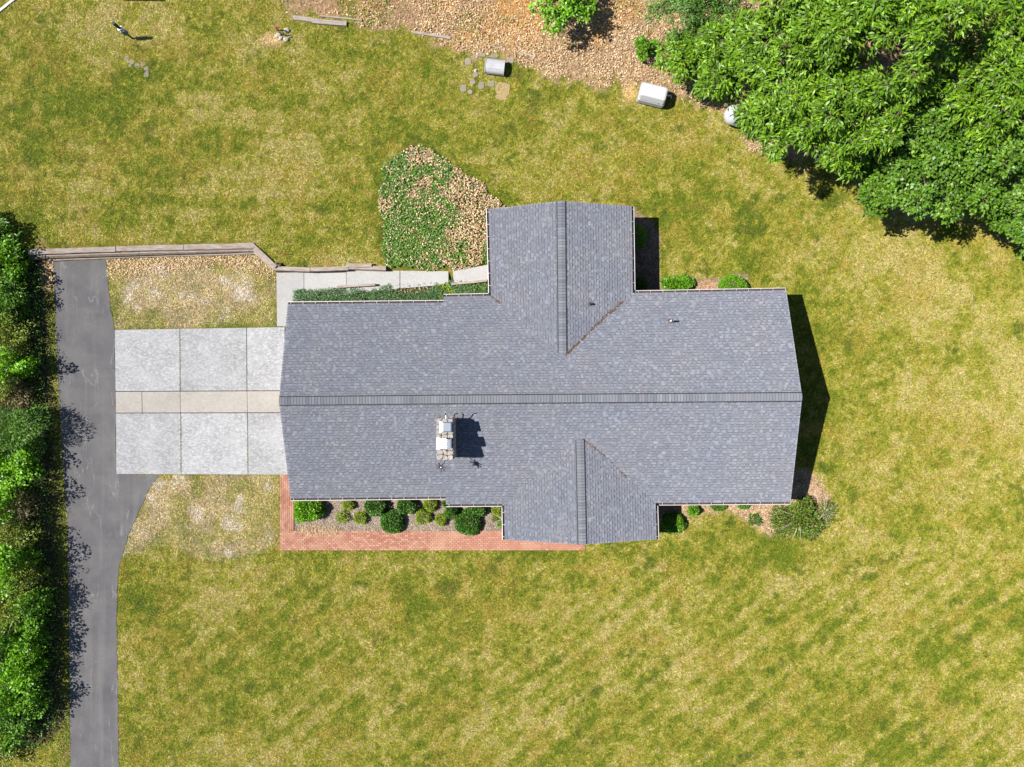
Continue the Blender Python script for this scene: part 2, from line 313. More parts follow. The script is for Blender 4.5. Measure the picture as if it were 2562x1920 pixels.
    def zone(poly, col, soft=.25, rag=.6, amt=1.0, var=.5):
        nonlocal c
        sdv = sdpoly(x, y, ppoly(poly)) + (fbm(x * 1.4, y * 1.4, 23, 4) - .5) * rag * 2
        m = (1 - sstep(-soft, soft, sdv)) * amt; cv = np.array(col) * (1 + (n4[..., None] - .5) * 2 * var)
        c = c * (1 - m[..., None]) + cv * m[..., None]; return m
    # thin worn grass beside the paving
    wm = sstep(.40, .62, fbm(x * .9, y * .9, 15, 4))
    for zp in (Z_DRYL, Z_DRYB):
        sdv = sdpoly(x, y, ppoly(zp)) + (n2 - .5) * 1.2; m = (1 - sstep(-.4, .4, sdv)) * (.35 + .55 * wm); cc = np.array((.265, .205, .115)) * (.75 + n3[..., None] * .6); c = c * (1 - m[..., None]) + cc * m[..., None]
        bare = m * sstep(.60, .72, fbm(x * 1.3, y * 1.3, 19, 4)); c = c * (1 - bare[..., None] * .8) + np.array((.38, .33, .27)) * bare[..., None] * .8
    gm = (1 - sstep(0, .6, np.abs(sdpoly(x, y, ppoly(Z_DRYL))))) * sstep(.5, .7, n2) * .5; c = c * (1 - gm[..., None]) + np.array((.09, .12, .012)) * gm[..., None]
    lit = zone(Z_LITTER, (.27, .18, .105), .35, 1.0, 1, .5)
    soil = lit * np.clip(sstep(.45, .6, fbm(x * .45 + 2, y * .45, 71, 4)) * sstep(1000, 1180, px) * (1 - sstep(1560, 1640, px)) * (1 - sstep(90, 150, py)) + spot(1300, 60, 110, 45) * .9 + spot(1115, 20, 40, 40) * .8 + spot(900, 25, 70, 25) * .5, 0, 1)
    c = c * (1 - soil[..., None]) + np.array((.36, .20, .07)) * (.8 + .4 * n3[..., None]) * soil[..., None]
    wgr = lit * sstep(.5, .62, fbm(x * .8, y * .8, 81, 3)) * (1 - sstep(820, 1050, px)); c = c * (1 - wgr[..., None]) + np.array((.16, .15, .03)) * wgr[..., None]
    g = zone(Z_GARDEN, (.06, .065, .022), .12, .25); zone(Z_FRONTBED, (.26, .21, .165), .06, .08); zone(Z_RBED, (.27, .185, .115), .2, .35); zone(Z_NBED, (.2, .14, .10), .15, .3)
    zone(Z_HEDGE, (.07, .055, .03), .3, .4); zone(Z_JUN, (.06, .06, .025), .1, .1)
    for cx, cy, rx, ry, col in ((1574, 232, 16, 24, (.40, .27, .11)), (690, 112, 22, 13, (.42, .28, .15)), (1945, 700, 1, 1, (.3, .2, .1)), (1775, 718, 26, 14, (.32, .2, .12)), (120, 660, 14, 40, (.33, .21, .10)), (1740, 1268, 60, 14, (.3, .22, .12)), (205, 640, 60, 5, (.2, .16, .08))):
        m = spot(cx, cy, rx, ry)[..., None] ** .6; m = np.clip(m * 1.2 - .15, 0, 1); c = c * (1 - m) + np.array(col) * m
    hl = (1 - sstep(0, .5, sdpoly(x, y, ppoly([(128, 640), (138, 640), (180, 1900), (160, 1900)])))) * (.4 + .6 * n2); c = c * (1 - hl[..., None] * .5) + np.array((.06, .065, .02)) * hl[..., None] * .5  # green verge strip, its colour darkened to carry the hedge's shade
    return np.clip(c, .004, 1), lit, g
xs = np.concatenate(([-700, -300, -150, -80, -50, -38, -32], np.arange(-29, 29.01, .15), [32, 38, 50, 80, 150, 300, 700]))
ys = np.concatenate(([-700, -300, -150, -80, -50, -34, -26], np.arange(-22, 22.51, .15), [25, 28, 34, 50, 80, 150, 300, 700]))
gx, gy = np.meshgrid(xs, ys); nx, ny = len(xs), len(ys)
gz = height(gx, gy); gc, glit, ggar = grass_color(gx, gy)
inner = (np.abs(gx) < 29) & (np.abs(gy) < 22.5); rough_ = (glit * .06 + ggar * .05)
gz = gz + np.where(inner, (fbm(gx * 2.2, gy * 2.2, 5, 3) - .5) * rough_, 0) - .012
ii = (np.arange(ny - 1)[:, None] * nx + np.arange(nx - 1)[None, :]).ravel()
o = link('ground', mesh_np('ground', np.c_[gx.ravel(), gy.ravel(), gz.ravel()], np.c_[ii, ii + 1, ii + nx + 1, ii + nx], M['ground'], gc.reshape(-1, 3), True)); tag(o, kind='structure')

# ------------------------------------------------------------------ paving
def sheet(name, px, mat, z):
    m = MB(); m.slab(ppoly(px, z), -.03, z); o = m.build(name, mat, base=(0, 0, 0)); tag(o, kind='structure'); return o
# asphalt with a slightly ragged edge
dr = []
for i in range(len(Z_DRIVE)):
    a, b = Z_DRIVE[i], Z_DRIVE[(i + 1) % len(Z_DRIVE)]; n = max(1, int(math.hypot(b[0] - a[0], b[1] - a[1]) / 9))
    for k in range(n): dr.append((a[0] + (b[0] - a[0]) * k / n + random.uniform(-1.3, 1.3), a[1] + (b[1] - a[1]) * k / n + random.uniform(-1.3, 1.3)))
sheet('asphalt_driveway', dr, M['asphalt'], .012)
pad = empty('concrete_driveway_apron', P(500, 1005), None); tag(pad, kind='structure')
def slab(px, mat, parent, z=.045, z0=-.05, name='slab'):
    m = MB(); m.slab(ppoly(px, z), z0, z); return m.build(name, mat, parent, bevel=.012)
J = .75
rows_ = [((287, 826), (712, 819), (289, 979), (712, 977), 'concrete', (450, 617)), ((289, 981), (712, 979), (290, 1033), (712, 1032), 'concrete_tan', (355, 450.5, 618)), ((290, 1035), (712, 1034), (291, 1186), (735, 1188), 'concrete', (452, 619.5))]
for tl, tr, bl, br, mk, js in rows_:
    edges = [None] + list(js) + [None]
    for i in range(len(edges) - 1):
        x0 = edges[i]; x1 = edges[i + 1]
        yt = lambda x: tl[1] + (tr[1] - tl[1]) * (x - tl[0]) / (tr[0] - tl[0]); yb = lambda x: bl[1] + (br[1] - bl[1]) * (x - bl[0]) / (br[0] - bl[0])
        xa, xb = (tl[0], bl[0]) if x0 is None else (x0 + J, x0 + 1 + J); xc, xd = (tr[0], br[0]) if x1 is None else (x1 - J, x1 + 1 - J)
        J = .75 if mk == 'concrete' else .42
        slab([(xa, yt(xa)), (xc, yt(xc)), (xd, yb(xd)), (xb, yb(xb))], M[mk], pad)
jm = MB(); jm.slab(ppoly([(288, 828), (711, 821), (725, 1186), (292, 1184)], .03), -.04, .028); jm.col = (.10, .10, .05)
jo = jm.build('joint_soil', M['gutter_dirt'], pad)
walk = empty('concrete_walk', P(800, 700), None); tag(walk, kind='structure')
slab([(692, 683), (760, 682), (760, 815), (693, 817)], M['concrete_walk'], walk, .05)
slab([(761, 682), (866, 681), (866, 740), (761, 748)], M['concrete_walk'], walk, .05)
slab([(867, 678), (1000, 677), (1000, 722), (867, 736)], M['concrete_walk'], walk, .21, -.1)
slab([(1001.5, 677), (1122, 679), (1122, 712), (1001.5, 722)], M['concrete_walk'], walk, .21, -.1)
slab([(1133, 679), (1225, 662), (1225, 703), (1136, 713)], M['concrete_walk'], walk, .34, -.1)

# ------------------------------------------------------------------ brick walk
bw = empty('brick_walk', P(1000, 1353), None); tag(bw, kind='structure')
BL, BWD, BH = .20, .098, .05
bb = P(701, 1188); b_x0 = bb.x; b_y1 = bb.y; b_y0 = P(701, 1377).y; b_top = P(701, 1329).y; b_x1 = P(1459, 0).x; b_xi = P(736, 0).x
spots = []
row = 0; y = b_y0 + BWD / 2
while y + BWD / 2 < b_top + .03:
    x = b_x0 + (BL / 2 if row % 2 else 0) - .02
    while x < b_x1:
        spots.append((x + BL / 2, y, 0)); x += BL + .006
    y += BWD + .006; row += 1
col_ = 0; x = b_x0 + BWD / 2; ytop0 = y - BWD / 2
while x + BWD / 2 < b_xi + .02:
    yy = ytop0 + (BL / 2 if col_ % 2 else 0) - (.1 if col_ % 2 else 0)
    if col_ % 2:
        spots.append((x, ytop0 + .05, 2)); yy = ytop0 + .106
    while yy + BL < b_y1 + .1:
        spots.append((x, yy + BL / 2, 1)); yy += BL + .006
    x += BWD + .006; col_ += 1
bm = MB(); bm.box((0, 0, 0), (BL - .008, BWD - .008, BH), taper=.985)
bme = bpy.data.meshes.new('brick'); bme.from_pydata(bm.v, [], bm.f); bme.materials.append(M['brick'])
order = sorted(range(len(spots)), key=lambda i: math.hypot(spots[i][0], spots[i][1])); order = [i for i in order if not (spots[i][0] > P(1262, 0).x and spots[i][1] > P(0, 1352).y)]
near = set([i for i in order if spots[i][2] != 2][:300]); rest = MB(); off = origin(bw)
bc = [(.36, .17, .115), (.42, .215, .155), (.38, .185, .13), (.46, .26, .19), (.33, .15, .10)]
for i, (x, y, k) in enumerate(spots):
    z = .012 + random.uniform(-.006, .006); rz = random.uniform(-.02, .02) + (math.pi / 2 if k == 1 else 0)
    if i in near:
        b = link('brick', bme, bw, (x - off.x, y - off.y, z - off.z)); b.rotation_euler = (0, 0, rz)
    else:
        rest.col = random.choice(bc); rest.box((x, y, z), (BL - .008 if k != 2 else .09, BWD - .008, BH), rz, taper=.985)
tag(rest.build('brick_paving', M['brick_field'], bw), kind='stuff')
sb = MB(); sb.col = (.26, .15, .095); sb.slab([(b_x0, b_y0), (b_x1 + .1, b_y0), (b_x1 + .1, b_top), (b_xi, b_top), (b_xi, b_y1), (b_x0, b_y1)], -.05, .018)
sb.build('sand_bed', M['brick_field'], bw)

# ------------------------------------------------------------------ house
Hc = P(1350, 1000); house = empty('house', (Hc.x, Hc.y, 0), 'long single storey house with grey shingle roof, two cross gables and white gutters', 'house')
ZE, ZR, ZEL, ZRL = 2.5, 4.45, 2.58, 4.42
SHC = [(.158, .166, .196), (.150, .157, .187), (.167, .175, .206), (.156, .161, .193), (.160, .170, .198), (.174, .182, .214), (.143, .150, .180), (.165, .169, .201)]
class Face:
    def __init__(s, e0, e1, r0, r1):
        s.e0, s.e1, s.r0, s.r1 = map(Vector, (e0, e1, r0, r1)); s.L = ((s.e1 - s.e0).length + (s.r1 - s.r0).length) / 2; s.W = ((s.r0 - s.e0).length + (s.r1 - s.e1).length) / 2
        s.n = (s.e1 - s.e0).cross(s.r0 - s.e0).normalized()
        if s.n.z < 0: s.n = -s.n
    def pt(s, a, b, off=0): return (s.e0.lerp(s.e1, a)).lerp(s.r0.lerp(s.r1, a), b) + s.n * off
EXPO = .143
def strip(m, F, a0, a1, t0, t1, tone):
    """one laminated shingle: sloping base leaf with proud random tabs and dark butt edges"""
    L = F.L; c = [x * tone for x in random.choice(SHC)]; cb = [x * .84 for x in c]; ov = .02 / F.W
    def quad(p, col): m.col = col; m.face(p)
    up = min(1, t1 + ov)
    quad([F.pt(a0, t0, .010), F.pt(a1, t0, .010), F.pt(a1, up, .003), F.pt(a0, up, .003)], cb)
    quad([F.pt(a0, t0, .0), F.pt(a1, t0, .0), F.pt(a1, t0, .010), F.pt(a0, t0, .010)], (.03, .03, .036))
    dk = .026 / F.W
    x = a0
    while x < a1 - .03 / L:
        wd = random.uniform(.09, .24) / L; gap = random.uniform(.05, .17) / L; x1 = min(a1, x + wd)
        kf = random.choice((.92, .98, 1.0, 1.04, 1.09, 1.17)) * random.uniform(.95, 1.05) * tone; ct = [v * kf for v in random.choice(SHC)]
        A, B, C, D = F.pt(x, t0, .016), F.pt(x1, t0, .016), F.pt(x1, up, .006), F.pt(x, up, .006)
        quad([A, B, C, D], ct); e = (.032, .032, .04)
        quad([F.pt(x, t0, .0), F.pt(x1, t0, .0), B, A], e); quad([F.pt(x, t0, .004), A, D, F.pt(x, up, .002)], e); quad([B, F.pt(x1, t0, .004), F.pt(x1, up, .002), C], e)
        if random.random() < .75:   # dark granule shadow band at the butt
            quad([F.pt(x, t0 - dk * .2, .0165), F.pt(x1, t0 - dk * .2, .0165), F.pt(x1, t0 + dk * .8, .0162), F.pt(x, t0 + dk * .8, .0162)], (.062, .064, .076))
        x = x1 + gap
pick = []   # (z, face part, args)
def slope(F, name, nshow=0, tmax=1.0):
    part = MB(); th = .14; lo = [F.pt(a_, b_) - Vector((0, 0, .05)) for a_, b_ in ((0, 0), (1, 0), (1, 1), (0, 1))]; dn = Vector((0, 0, -th)); part.col = (.10, .10, .115)
    part.face(lo); part.face([p + dn for p in lo][::-1])
    for i in range(4): part.face([lo[i] + dn, lo[(i + 1) % 4] + dn, lo[(i + 1) % 4], lo[i]])
    po = part.build(name, M['shingle'], house)
    n = int(F.W / EXPO); rest = MB(); shows = n - nshow
    for r in range(n):
        t0 = r * EXPO / F.W; t1 = (r + 1) * EXPO / F.W if r < n - 1 else tmax; x = -random.uniform(0, .9) / F.L
        while x < 1:
            a0, a1 = max(0, x), min(1, x + 1.0 / F.L - .003 / F.L)
            if a1 - a0 > .02 / F.L:
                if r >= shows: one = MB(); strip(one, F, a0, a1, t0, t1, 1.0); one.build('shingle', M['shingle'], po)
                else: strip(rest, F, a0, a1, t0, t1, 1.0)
            x += 1.0 / F.L
    tag(rest.build('shingle_courses', M['shingle'], po), kind='stuff'); return po
IN = .11
def E(px, py, z, s): p = P(px, py, z); p.y -= s * IN; return p
rL, rM, rRt = P(698, 1004, ZRL), P(1108, 1000, ZRL), P(1108, 1000, ZR); rR = P(2007, 993.5, ZR)
fLN = Face(E(720, 756, ZEL, 1), E(1112, 752, ZEL, 1), rL, rM); fLS = Face(E(727, 1253, ZEL, -1), E(1118, 1249, ZEL, -1), rL, rM)
fMN = Face(E(1110, 737, ZE, 1), E(1967, 721, ZE, 1), rRt, rR); fMS = Face(E(1116, 1268, ZE, -1), E(1978, 1262, ZE, -1), rRt, rR)
slope(fLN, 'garage_roof_slope', 3); slope(fLS, 'garage_roof_slope', 3); slope(fMN, 'main_roof_slope', 4); slope(fMS, 'main_roof_slope', 4)
ZWN, ZWS = 3.70, 3.78
def wing(oL, oR, rid, inL, inR, inRid, ze, zr, yin, out):
    a = P(*oL, ze); b = P(*oR, ze); r = P(*rid, zr); ai = P(*inL, ze); bi = P(*inR, ze); ri = P(*inRid, zr)
    a.x += IN; b.x -= IN; ai.x += IN; bi.x -= IN
    def ext(p, q): t = (yin - p.y) / (q.y - p.y); return p.lerp(q, t)
    ai, bi, ri = ext(a, ai), ext(b, bi), ext(r, ri)
    return (Face(a, ai, r, ri), Face(b, bi, r, ri))
fNW, fNE = wing((1217, 523.5), (1586, 516.5), (1404, 503), (1223, 737), (1589, 729), (1407.5, 886), ZE, ZWN, .95, 1)
fSW, fSE = wing((1257.5, 1351), (1648.5, 1350), (1457, 1363), (1256, 1265), (1646, 1263), (1451.5, 1097), ZE, ZWS, -2.3, -1)
for f_, nm in ((fNW, 'rear_gable_slope'), (fNE, 'rear_gable_slope'), (fSW, 'front_gable_slope'), (fSE, 'front_gable_slope')): slope(f_, nm, 0)
# ridge caps, each its own piece over a dark vent strip
cp = MB(); CW = .185; slp = .36; TH = .02
prof = [(-CW, -CW * slp), (-CW * .35, -CW * .35 * slp + .006), (0, .010), (CW * .35, -CW * .35 * slp + .006), (CW, -CW * slp)]
for i in range(4):
    (u0, z0), (u1, z1) = prof[i], prof[i + 1]; l0, l1 = -.0665, .0635
    cp.face([(l0, u0, z0 + .006), (l1, u0, z0), (l1, u1, z1), (l0, u1, z1 + .006)]); cp.face([(l0, u0, z0 + .006), (l0, u1, z1 + .006), (l0, u1, z1 - .004), (l0, u0, z0 - .004)])
for u, z in (prof[0], prof[-1]): cp.face([(-.0665, u, z + .006), (.0635, u, z), (.0635, u, z - .014), (-.0665, u, z - .014)])
cme = bpy.data.meshes.new('ridge_cap'); cme.from_pydata(cp.v, [], cp.f); cme.materials.append(M['ridge_cap'])
def ridge(a, b, name):
    d = b - a; n = int(d.length / .143); yaw = math.atan2(d.y, d.x); v = MB(); side = Vector((-d.y, d.x, 0)).normalized(); wv = CW + .052
    for s in (-1, 1):
        top = [a + Vector((0, 0, .04)), b + Vector((0, 0, .04))]; low = [p + side * s * wv + Vector((0, 0, -wv * slp + .0)) for p in top]
        v.face([top[0], top[1], low[1], low[0]] if s < 0 else [top[1], top[0], low[0], low[1]]); v.face([low[0], low[1], low[1] - Vector((0, 0, .05)), low[0] - Vector((0, 0, .05))])
    vo = v.build('ridge_vent', M['dark_vent'], house); off = origin(house)
    for i in range(n):
        p = a.lerp(b, (i + .5) / n) - off + Vector((0, 0, .052))
        c = link('ridge_cap', cme, vo, p); c.rotation_euler = (0, 0, yaw + random.uniform(-.012, .012))
ridge(rL, P(1108, 1000, ZRL), 'garage'); ridge(rRt, rR, 'main')
ridge(fNW.r0, P(1407.5, 884, ZWN), 'rear'); ridge(fSW.r0, P(1451.5, 1101, ZWS), 'front')
# gutters
def gutter(a, b, outv, step=.62, dirt=True):
    """open trough along the eave a-b; outv points away from the roof"""
    a, b, o_ = Vector(a), Vector(b), Vector(outv); zt = -.03; wv = .125; dp = .11; m = MB(); th = .008
    def seg(p0, p1):   # thin wall extruded along the eave between two profile points (out, z)
        n = Vector((p1[1] - p0[1], -(p1[0] - p0[0]))).normalized() * th
        q = [(p0[0], p0[1]), (p1[0], p1[1]), (p1[0] + n.x, p1[1] + n.y), (p0[0] + n.x, p0[1] + n.y)]
        A = [a + o_ * u + Vector((0, 0, z)) for u, z in q]; B = [b + o_ * u + Vector((0, 0, z)) for u, z in q]
        for k in range(4): m.face([A[k], A[(k + 1) % 4], B[(k + 1) % 4], B[k]])
        m.face(A[::-1]); m.face(B)
    seg((.0, zt - dp), (wv * .75, zt - dp)); seg((wv * .75, zt - dp), (wv, zt)); seg((wv, zt), (wv - .028, zt + .004)); seg((-.004, zt - dp), (-.004, zt - .02))
    for p in (a, b):
        e = [p + o_ * u + Vector((0, 0, z)) for u, z in ((0, zt - dp), (wv * .75, zt - dp), (wv, zt), (0, zt))]; m.face(e); 
    g = m.build('gutter', M['gutter_white'], house); d = (b - a).normalized(); L = (b - a).length; n = int(L / step)
    if dirt:
        t = MB(); t.face([a + o_ * .004 + Vector((0, 0, zt - .075)), b + o_ * .004 + Vector((0, 0, zt - .075)), b + o_ * (wv * .85) + Vector((0, 0, zt - .075)), a + o_ * (wv * .85) + Vector((0, 0, zt - .075))]); t.build('leaf_dirt', M['gutter_dirt'], g)
    for i in range(n + 1):
        p = a.lerp(b, min(1, max(0, (i * step + .15) / L))); h = MB(); h.beam(p + o_ * -.07 + Vector((0, 0, zt + .055)), p + o_ * (wv - .012) + Vector((0, 0, zt + .008)), .016, .010); h.build('gutter_bracket', M['gutter_white'], g)
def eave(F, a0, a1, outv): gutter(F.pt(a0, 0), F.pt(a1, 0), outv)
N, S, Wv, Ev = (0, 1, 0), (0, -1, 0), (-1, 0, 0), (1, 0, 0)
def frac(F, px, z):  # fraction along eave for a photo column
    x = P(px, 0, z).x; return (x - F.e0.x) / (F.e1.x - F.e0.x)
def fracy(F, py, z): y = P(0, py, z).y; return (y - F.e0.y) / (F.e1.y - F.e0.y)
eave(fLN, 0, 1, N); eave(fLS, 0, 1, S); eave(fMN, 0, frac(fMN, 1222, ZE), N); eave(fMN, frac(fMN, 1590, ZE), 1, N)
eave(fMS, 0, frac(fMS, 1256, ZE), S); eave(fMS, frac(fMS, 1650, ZE), 1, S)
eave(fNW, 0, fracy(fNW, 733, ZE), Wv); eave(fNE, 0, fracy(fNE, 726, ZE), Ev); eave(fSW, 0, fracy(fSW, 1270, ZE), Wv); eave(fSE, 0, fracy(fSE, 1266, ZE), Ev)
# rake boards on the gable ends
def rake(e, r, outv):
    m = MB(); o_ = Vector(outv) * -.03; m.beam(Vector(e) + o_ + Vector((0, 0, -.09)), Vector(r) + o_ + Vector((0, 0, -.09)), .022, .19); m.build('rake_board', M['white_fade'], house)
for F, ax, ov in ((fLN, 0, Wv), (fLS, 0, Wv), (fMN, 1, Ev), (fMS, 1, Ev), (fNW, 0, N), (fNE, 0, N), (fSW, 0, S), (fSE, 0, S)):
    rake(F.pt(ax, 0), F.pt(ax, 1), ov)
# walls, gables, windows and doors under the eaves
def wallbox(x0, y0, x1, y1, zt, name='wall'):
    m = MB(); m.slab([(x0, y0), (x1, y0), (x1, y1), (x0, y1)], -.05, zt); return m.build(name, M['wall_brick'], house)
ov = .42
L0, L1 = fLN.e0.x + .3, fLN.e1.x; yn, ys_ = min(fLN.e0.y, fLN.e1.y) - ov, max(fLS.e0.y, fLS.e1.y) + ov
w1 = wallbox(L0, ys_, L1, yn, 2.38); m0, m1 = fMN.e0.x + .05, fMN.e1.x - .3; yn2, ys2 = fMN.e0.y - ov, fMS.e1.y + ov
w2 = wallbox(m0, ys2, m1, yn2, 2.30); nx0, nx1 = fNW.e0.x + ov, fNE.e0.x - ov; w3 = wallbox(nx0, yn2 - .05, nx1, fNW.e0.y - .3, 2.30)
sx0, sx1 = fSW.e0.x + ov, fSE.e0.x - ov; w4 = wallbox(sx0, fSW.e0.y + .3, sx1, ys2 + .05, 2.30)
def gable(p0, p1, apex, name='gable_wall'):
    m = MB(); d = (Vector(p1) - Vector(p0)); nrm = Vector((-d.y, d.x, 0)).normalized() * .06
    A = [Vector(p0), Vector(p1), Vector(apex)]; f = [q + nrm for q in A]; k = [q - nrm for q in A]; m.face(f); m.face(k[::-1])
    for i in range(3): m.face([k[i], k[(i + 1) % 3], f[(i + 1) % 3], f[i]])
    m.build(name, M['wall_brick'], house)
gable((L0 + .07, ys_, 2.38), (L0 + .07, yn, 2.38), (L0 + .07, rL.y, 4.15)); gable((m1 - .07, ys2, 2.30), (m1 - .07, yn2, 2.30), (m1 - .07, rR.y, 4.2))
gable((nx0, fNW.e0.y - .37, 2.3), (nx1, fNW.e0.y - .37, 2.3), (fNW.r0.x, fNW.e0.y - .37, 3.45)); gable((sx0, fSW.e0.y + .37, 2.3), (sx1, fSW.e0.y + .37, 2.3), (fSW.r0.x, fSW.e0.y + .37, 3.5))
def opening(x, y, w, h, z, nrm, kind='window'):
    n = Vector(nrm); sx = (w, .06) if n.x == 0 else (.06, w); m = MB(); m.box((x + n.x * .02, y + n.y * .02, z), (sx[0], sx[1], h)); f = m.build(kind, M['white_paint'], house)
    if kind == 'window':
        for s in (-1, 1):
            g = MB(); q = (w * .44, .05) if n.x == 0 else (.05, w * .44); dx = (s * w * .235, 0) if n.x == 0 else (0, s * w * .235); g.box((x + n.x * .035 + dx[0], y + n.y * .035 + dx[1], z), (q[0], q[1], h * .88)); g.build('pane', M['glass'], f)
    else:
        for k in range(4):
            g = MB(); q = (w * .92, .03) if n.x == 0 else (.03, w * .92); g.box((x + n.x * .045, y + n.y * .045, z - h / 2 + (k + .5) * h / 4), (q[0], q[1], h / 4 - .05)); g.build('panel', M['white_paint'], f)
for x in (-9.5, -6.0): opening(x, ys_, 1.5, 1.2, 1.35, S); opening(x + .6, yn, 1.2, 1.0, 1.5, N)
for x in (-2.2, 9.3, 12.2): opening(x, ys2, 1.6, 1.3, 1.35, S)
for x in (8.8, 12.0): opening(x, yn2, 1.4, 1.1, 1.45, N)
opening(fSW.r0.x, fSW.e0.y + .3, 2.2, 1.5, 1.4, S); opening(fNW.r0.x, fNW.e0.y - .3, 1.9, 1.3, 1.4, N); opening(-1.3, ys2, .95, 2.05, 1.03, S, 'door')
for yy in (rL.y + 2.3, rL.y - 2.3): opening(L0, yy, 2.7, 2.1, 1.06, Wv, 'garage_door')
opening(m1, rR.y + 1.5, 1.2, 1.2, 1.4, Ev); opening(m1, rR.y - 2.5, 1.2, 1.2, 1.4, Ev)
# valley litter: rusty needles lying along the eastern valleys
def needles(pts, zf, wid, n, name):
    m = MB()
    for k in range(n):
        i = random.randrange(len(pts) - 1); a, b = pts[i], pts[i + 1]; t = random.random(); px = a[0] + (b[0] - a[0]) * t + random.gauss(0, wid) * a[2]; py = a[1] + (b[1] - a[1]) * t + random.gauss(0, wid) * a[2]
        z = 3.0
        for _ in range(4): p = P(px, py, z); z = zf(p) + .025
        ang = random.uniform(0, math.pi); l = random.uniform(.03, .09); d = Vector((math.cos(ang), math.sin(ang), 0)) * l; s = Vector((-d.y, d.x, 0)).normalized() * .011
        p = P(px, py, z); m.face([p - d - s, p + d - s, p + d + s + Vector((0, 0, .01)), p - d + s])
    tag(m.build('needle_litter', M['needles'], house), kind='stuff')
def zpl(F): return lambda p: F.e0.z + (-(F.n.x * (p.x - F.e0.x) + F.n.y * (p.y - F.e0.y))) / F.n.z
zMN, zNE, zMS, zSE, zNW = zpl(fMN), zpl(fNE), zpl(fMS), zpl(fSE), zpl(fNW)
needles([(1555, 757, 1), (1540, 772, 1), (1522, 784, 1), (1500, 806, .6), (1478, 826, .8), (1450, 856, .7), (1432, 872, .5), (1416, 889, .7)], lambda p: max(zMN(p), zNE(p)), 1.6, 150, 'n')
needles([(1458, 1098, .8), (1474, 1110, .6), (1492, 1124, .6), (1514, 1142, .8), (1552, 1178, .8), (1568, 1195, .6)], lambda p: max(zMS(p), zSE(p)), 1.2, 60, 'n'); needles([(1232, 745, .6), (1252, 760, 1)], lambda p: max(zMN(p), zNW(p)), 1.0, 24, 'n')
# chimney
ZC = 5.5
ch = MB(); A_, B_ = P(1092, 1049, ZC), P(1135, 1152, ZC); cx0, cx1, cy1, cy0 = A_.x, B_.x, A_.y, B_.y
ch.slab([(cx0 + .03, cy0 + .03), (cx1 - .03, cy0 + .03), (cx1 - .03, cy1 - .03), (cx0 + .03, cy1 - .03)], 2.6, ZC - .05); chim = ch.build('chimney', M['mortar'], house); chim['label'] = 'stone chimney stack with two metal flue caps'
fl = MB(); zb = zMS(Vector((0, (cy0 + cy1) / 2, 0)))
for x in (cx0 - .03, cx1 + .03): fl.beam((x, cy0 - .05, zMS(Vector((x, cy0, 0))) + .05), (x, cy1 + .05, zMS(Vector((x, cy1, 0))) + .05), .12, .06)
fl.build('flashing', M['flashing'], chim)
def stones(u0, u1, v0, v1, put, size):
    """irregular stones laid in a rectangle: jittered cells with recessed joints"""
    nu, nv = max(1, round((u1 - u0) / size)), max(1, round((v1 - v0) / size)); du, dv = (u1 - u0) / nu, (v1 - v0) / nv
    gp = [[(u0 + du * i + (random.uniform(-.28, .28) * du if 0 < i < nu else 0), v0 + dv * j + (random.uniform(-.28, .28) * dv if 0 < j < nv else 0)) for i in range(nu + 1)] for j in range(nv + 1)]
    for j in range(nv):
        for i in range(nu):
            q = [gp[j][i], gp[j][i + 1], gp[j + 1][i + 1], gp[j + 1][i]]; cu = sum(a for a, b in q) / 4; cv = sum(b for a, b in q) / 4
            ring = []
            for k in range(4):
                a, b = q[k], q[(k + 1) % 4]
                for tt in (.2, .8): ring.append((cu + (a[0] + (b[0] - a[0]) * tt - cu) * .92, cv + (a[1] + (b[1] - a[1]) * tt - cv) * .92))
            m = MB(); h = random.uniform(.03, .055); lo = [put(a, b, 0) for a, b in ring]; hi = [put(cu + (a - cu) * .93, cv + (b - cv) * .93, h) for a, b in ring]
            m.face(hi); n = len(ring)
            for k in range(n): m.face([lo[k], lo[(k + 1) % n], hi[(k + 1) % n], hi[k]])
            m.build('stone', M['stone'], chim)
stones(cx0 + .02, cx1 - .02, cy0 + .02, cy1 - .02, lambda u, v, h: Vector((u, v, ZC - .05 + h)), .25)
zs = zb - .2
stones(cy0 + .03, cy1 - .03, zs, ZC - .06, lambda u, v, h: Vector((cx1 - .03 + h * .7, u, v)), .24)
stones(cy0 + .03, cy1 - .03, zs, ZC - .06, lambda u, v, h: Vector((cx0 + .03 - h * .7, u, v)), .24)
stones(cx0 + .03, cx1 - .03, zs - .2, ZC - .06, lambda u, v, h: Vector((u, cy0 + .03 - h * .7, v)), .24)
stones(cx0 + .03, cx1 - .03, zs + .3, ZC - .06, lambda u, v, h: Vector((u, cy1 - .03 + h * .7, v)), .24)
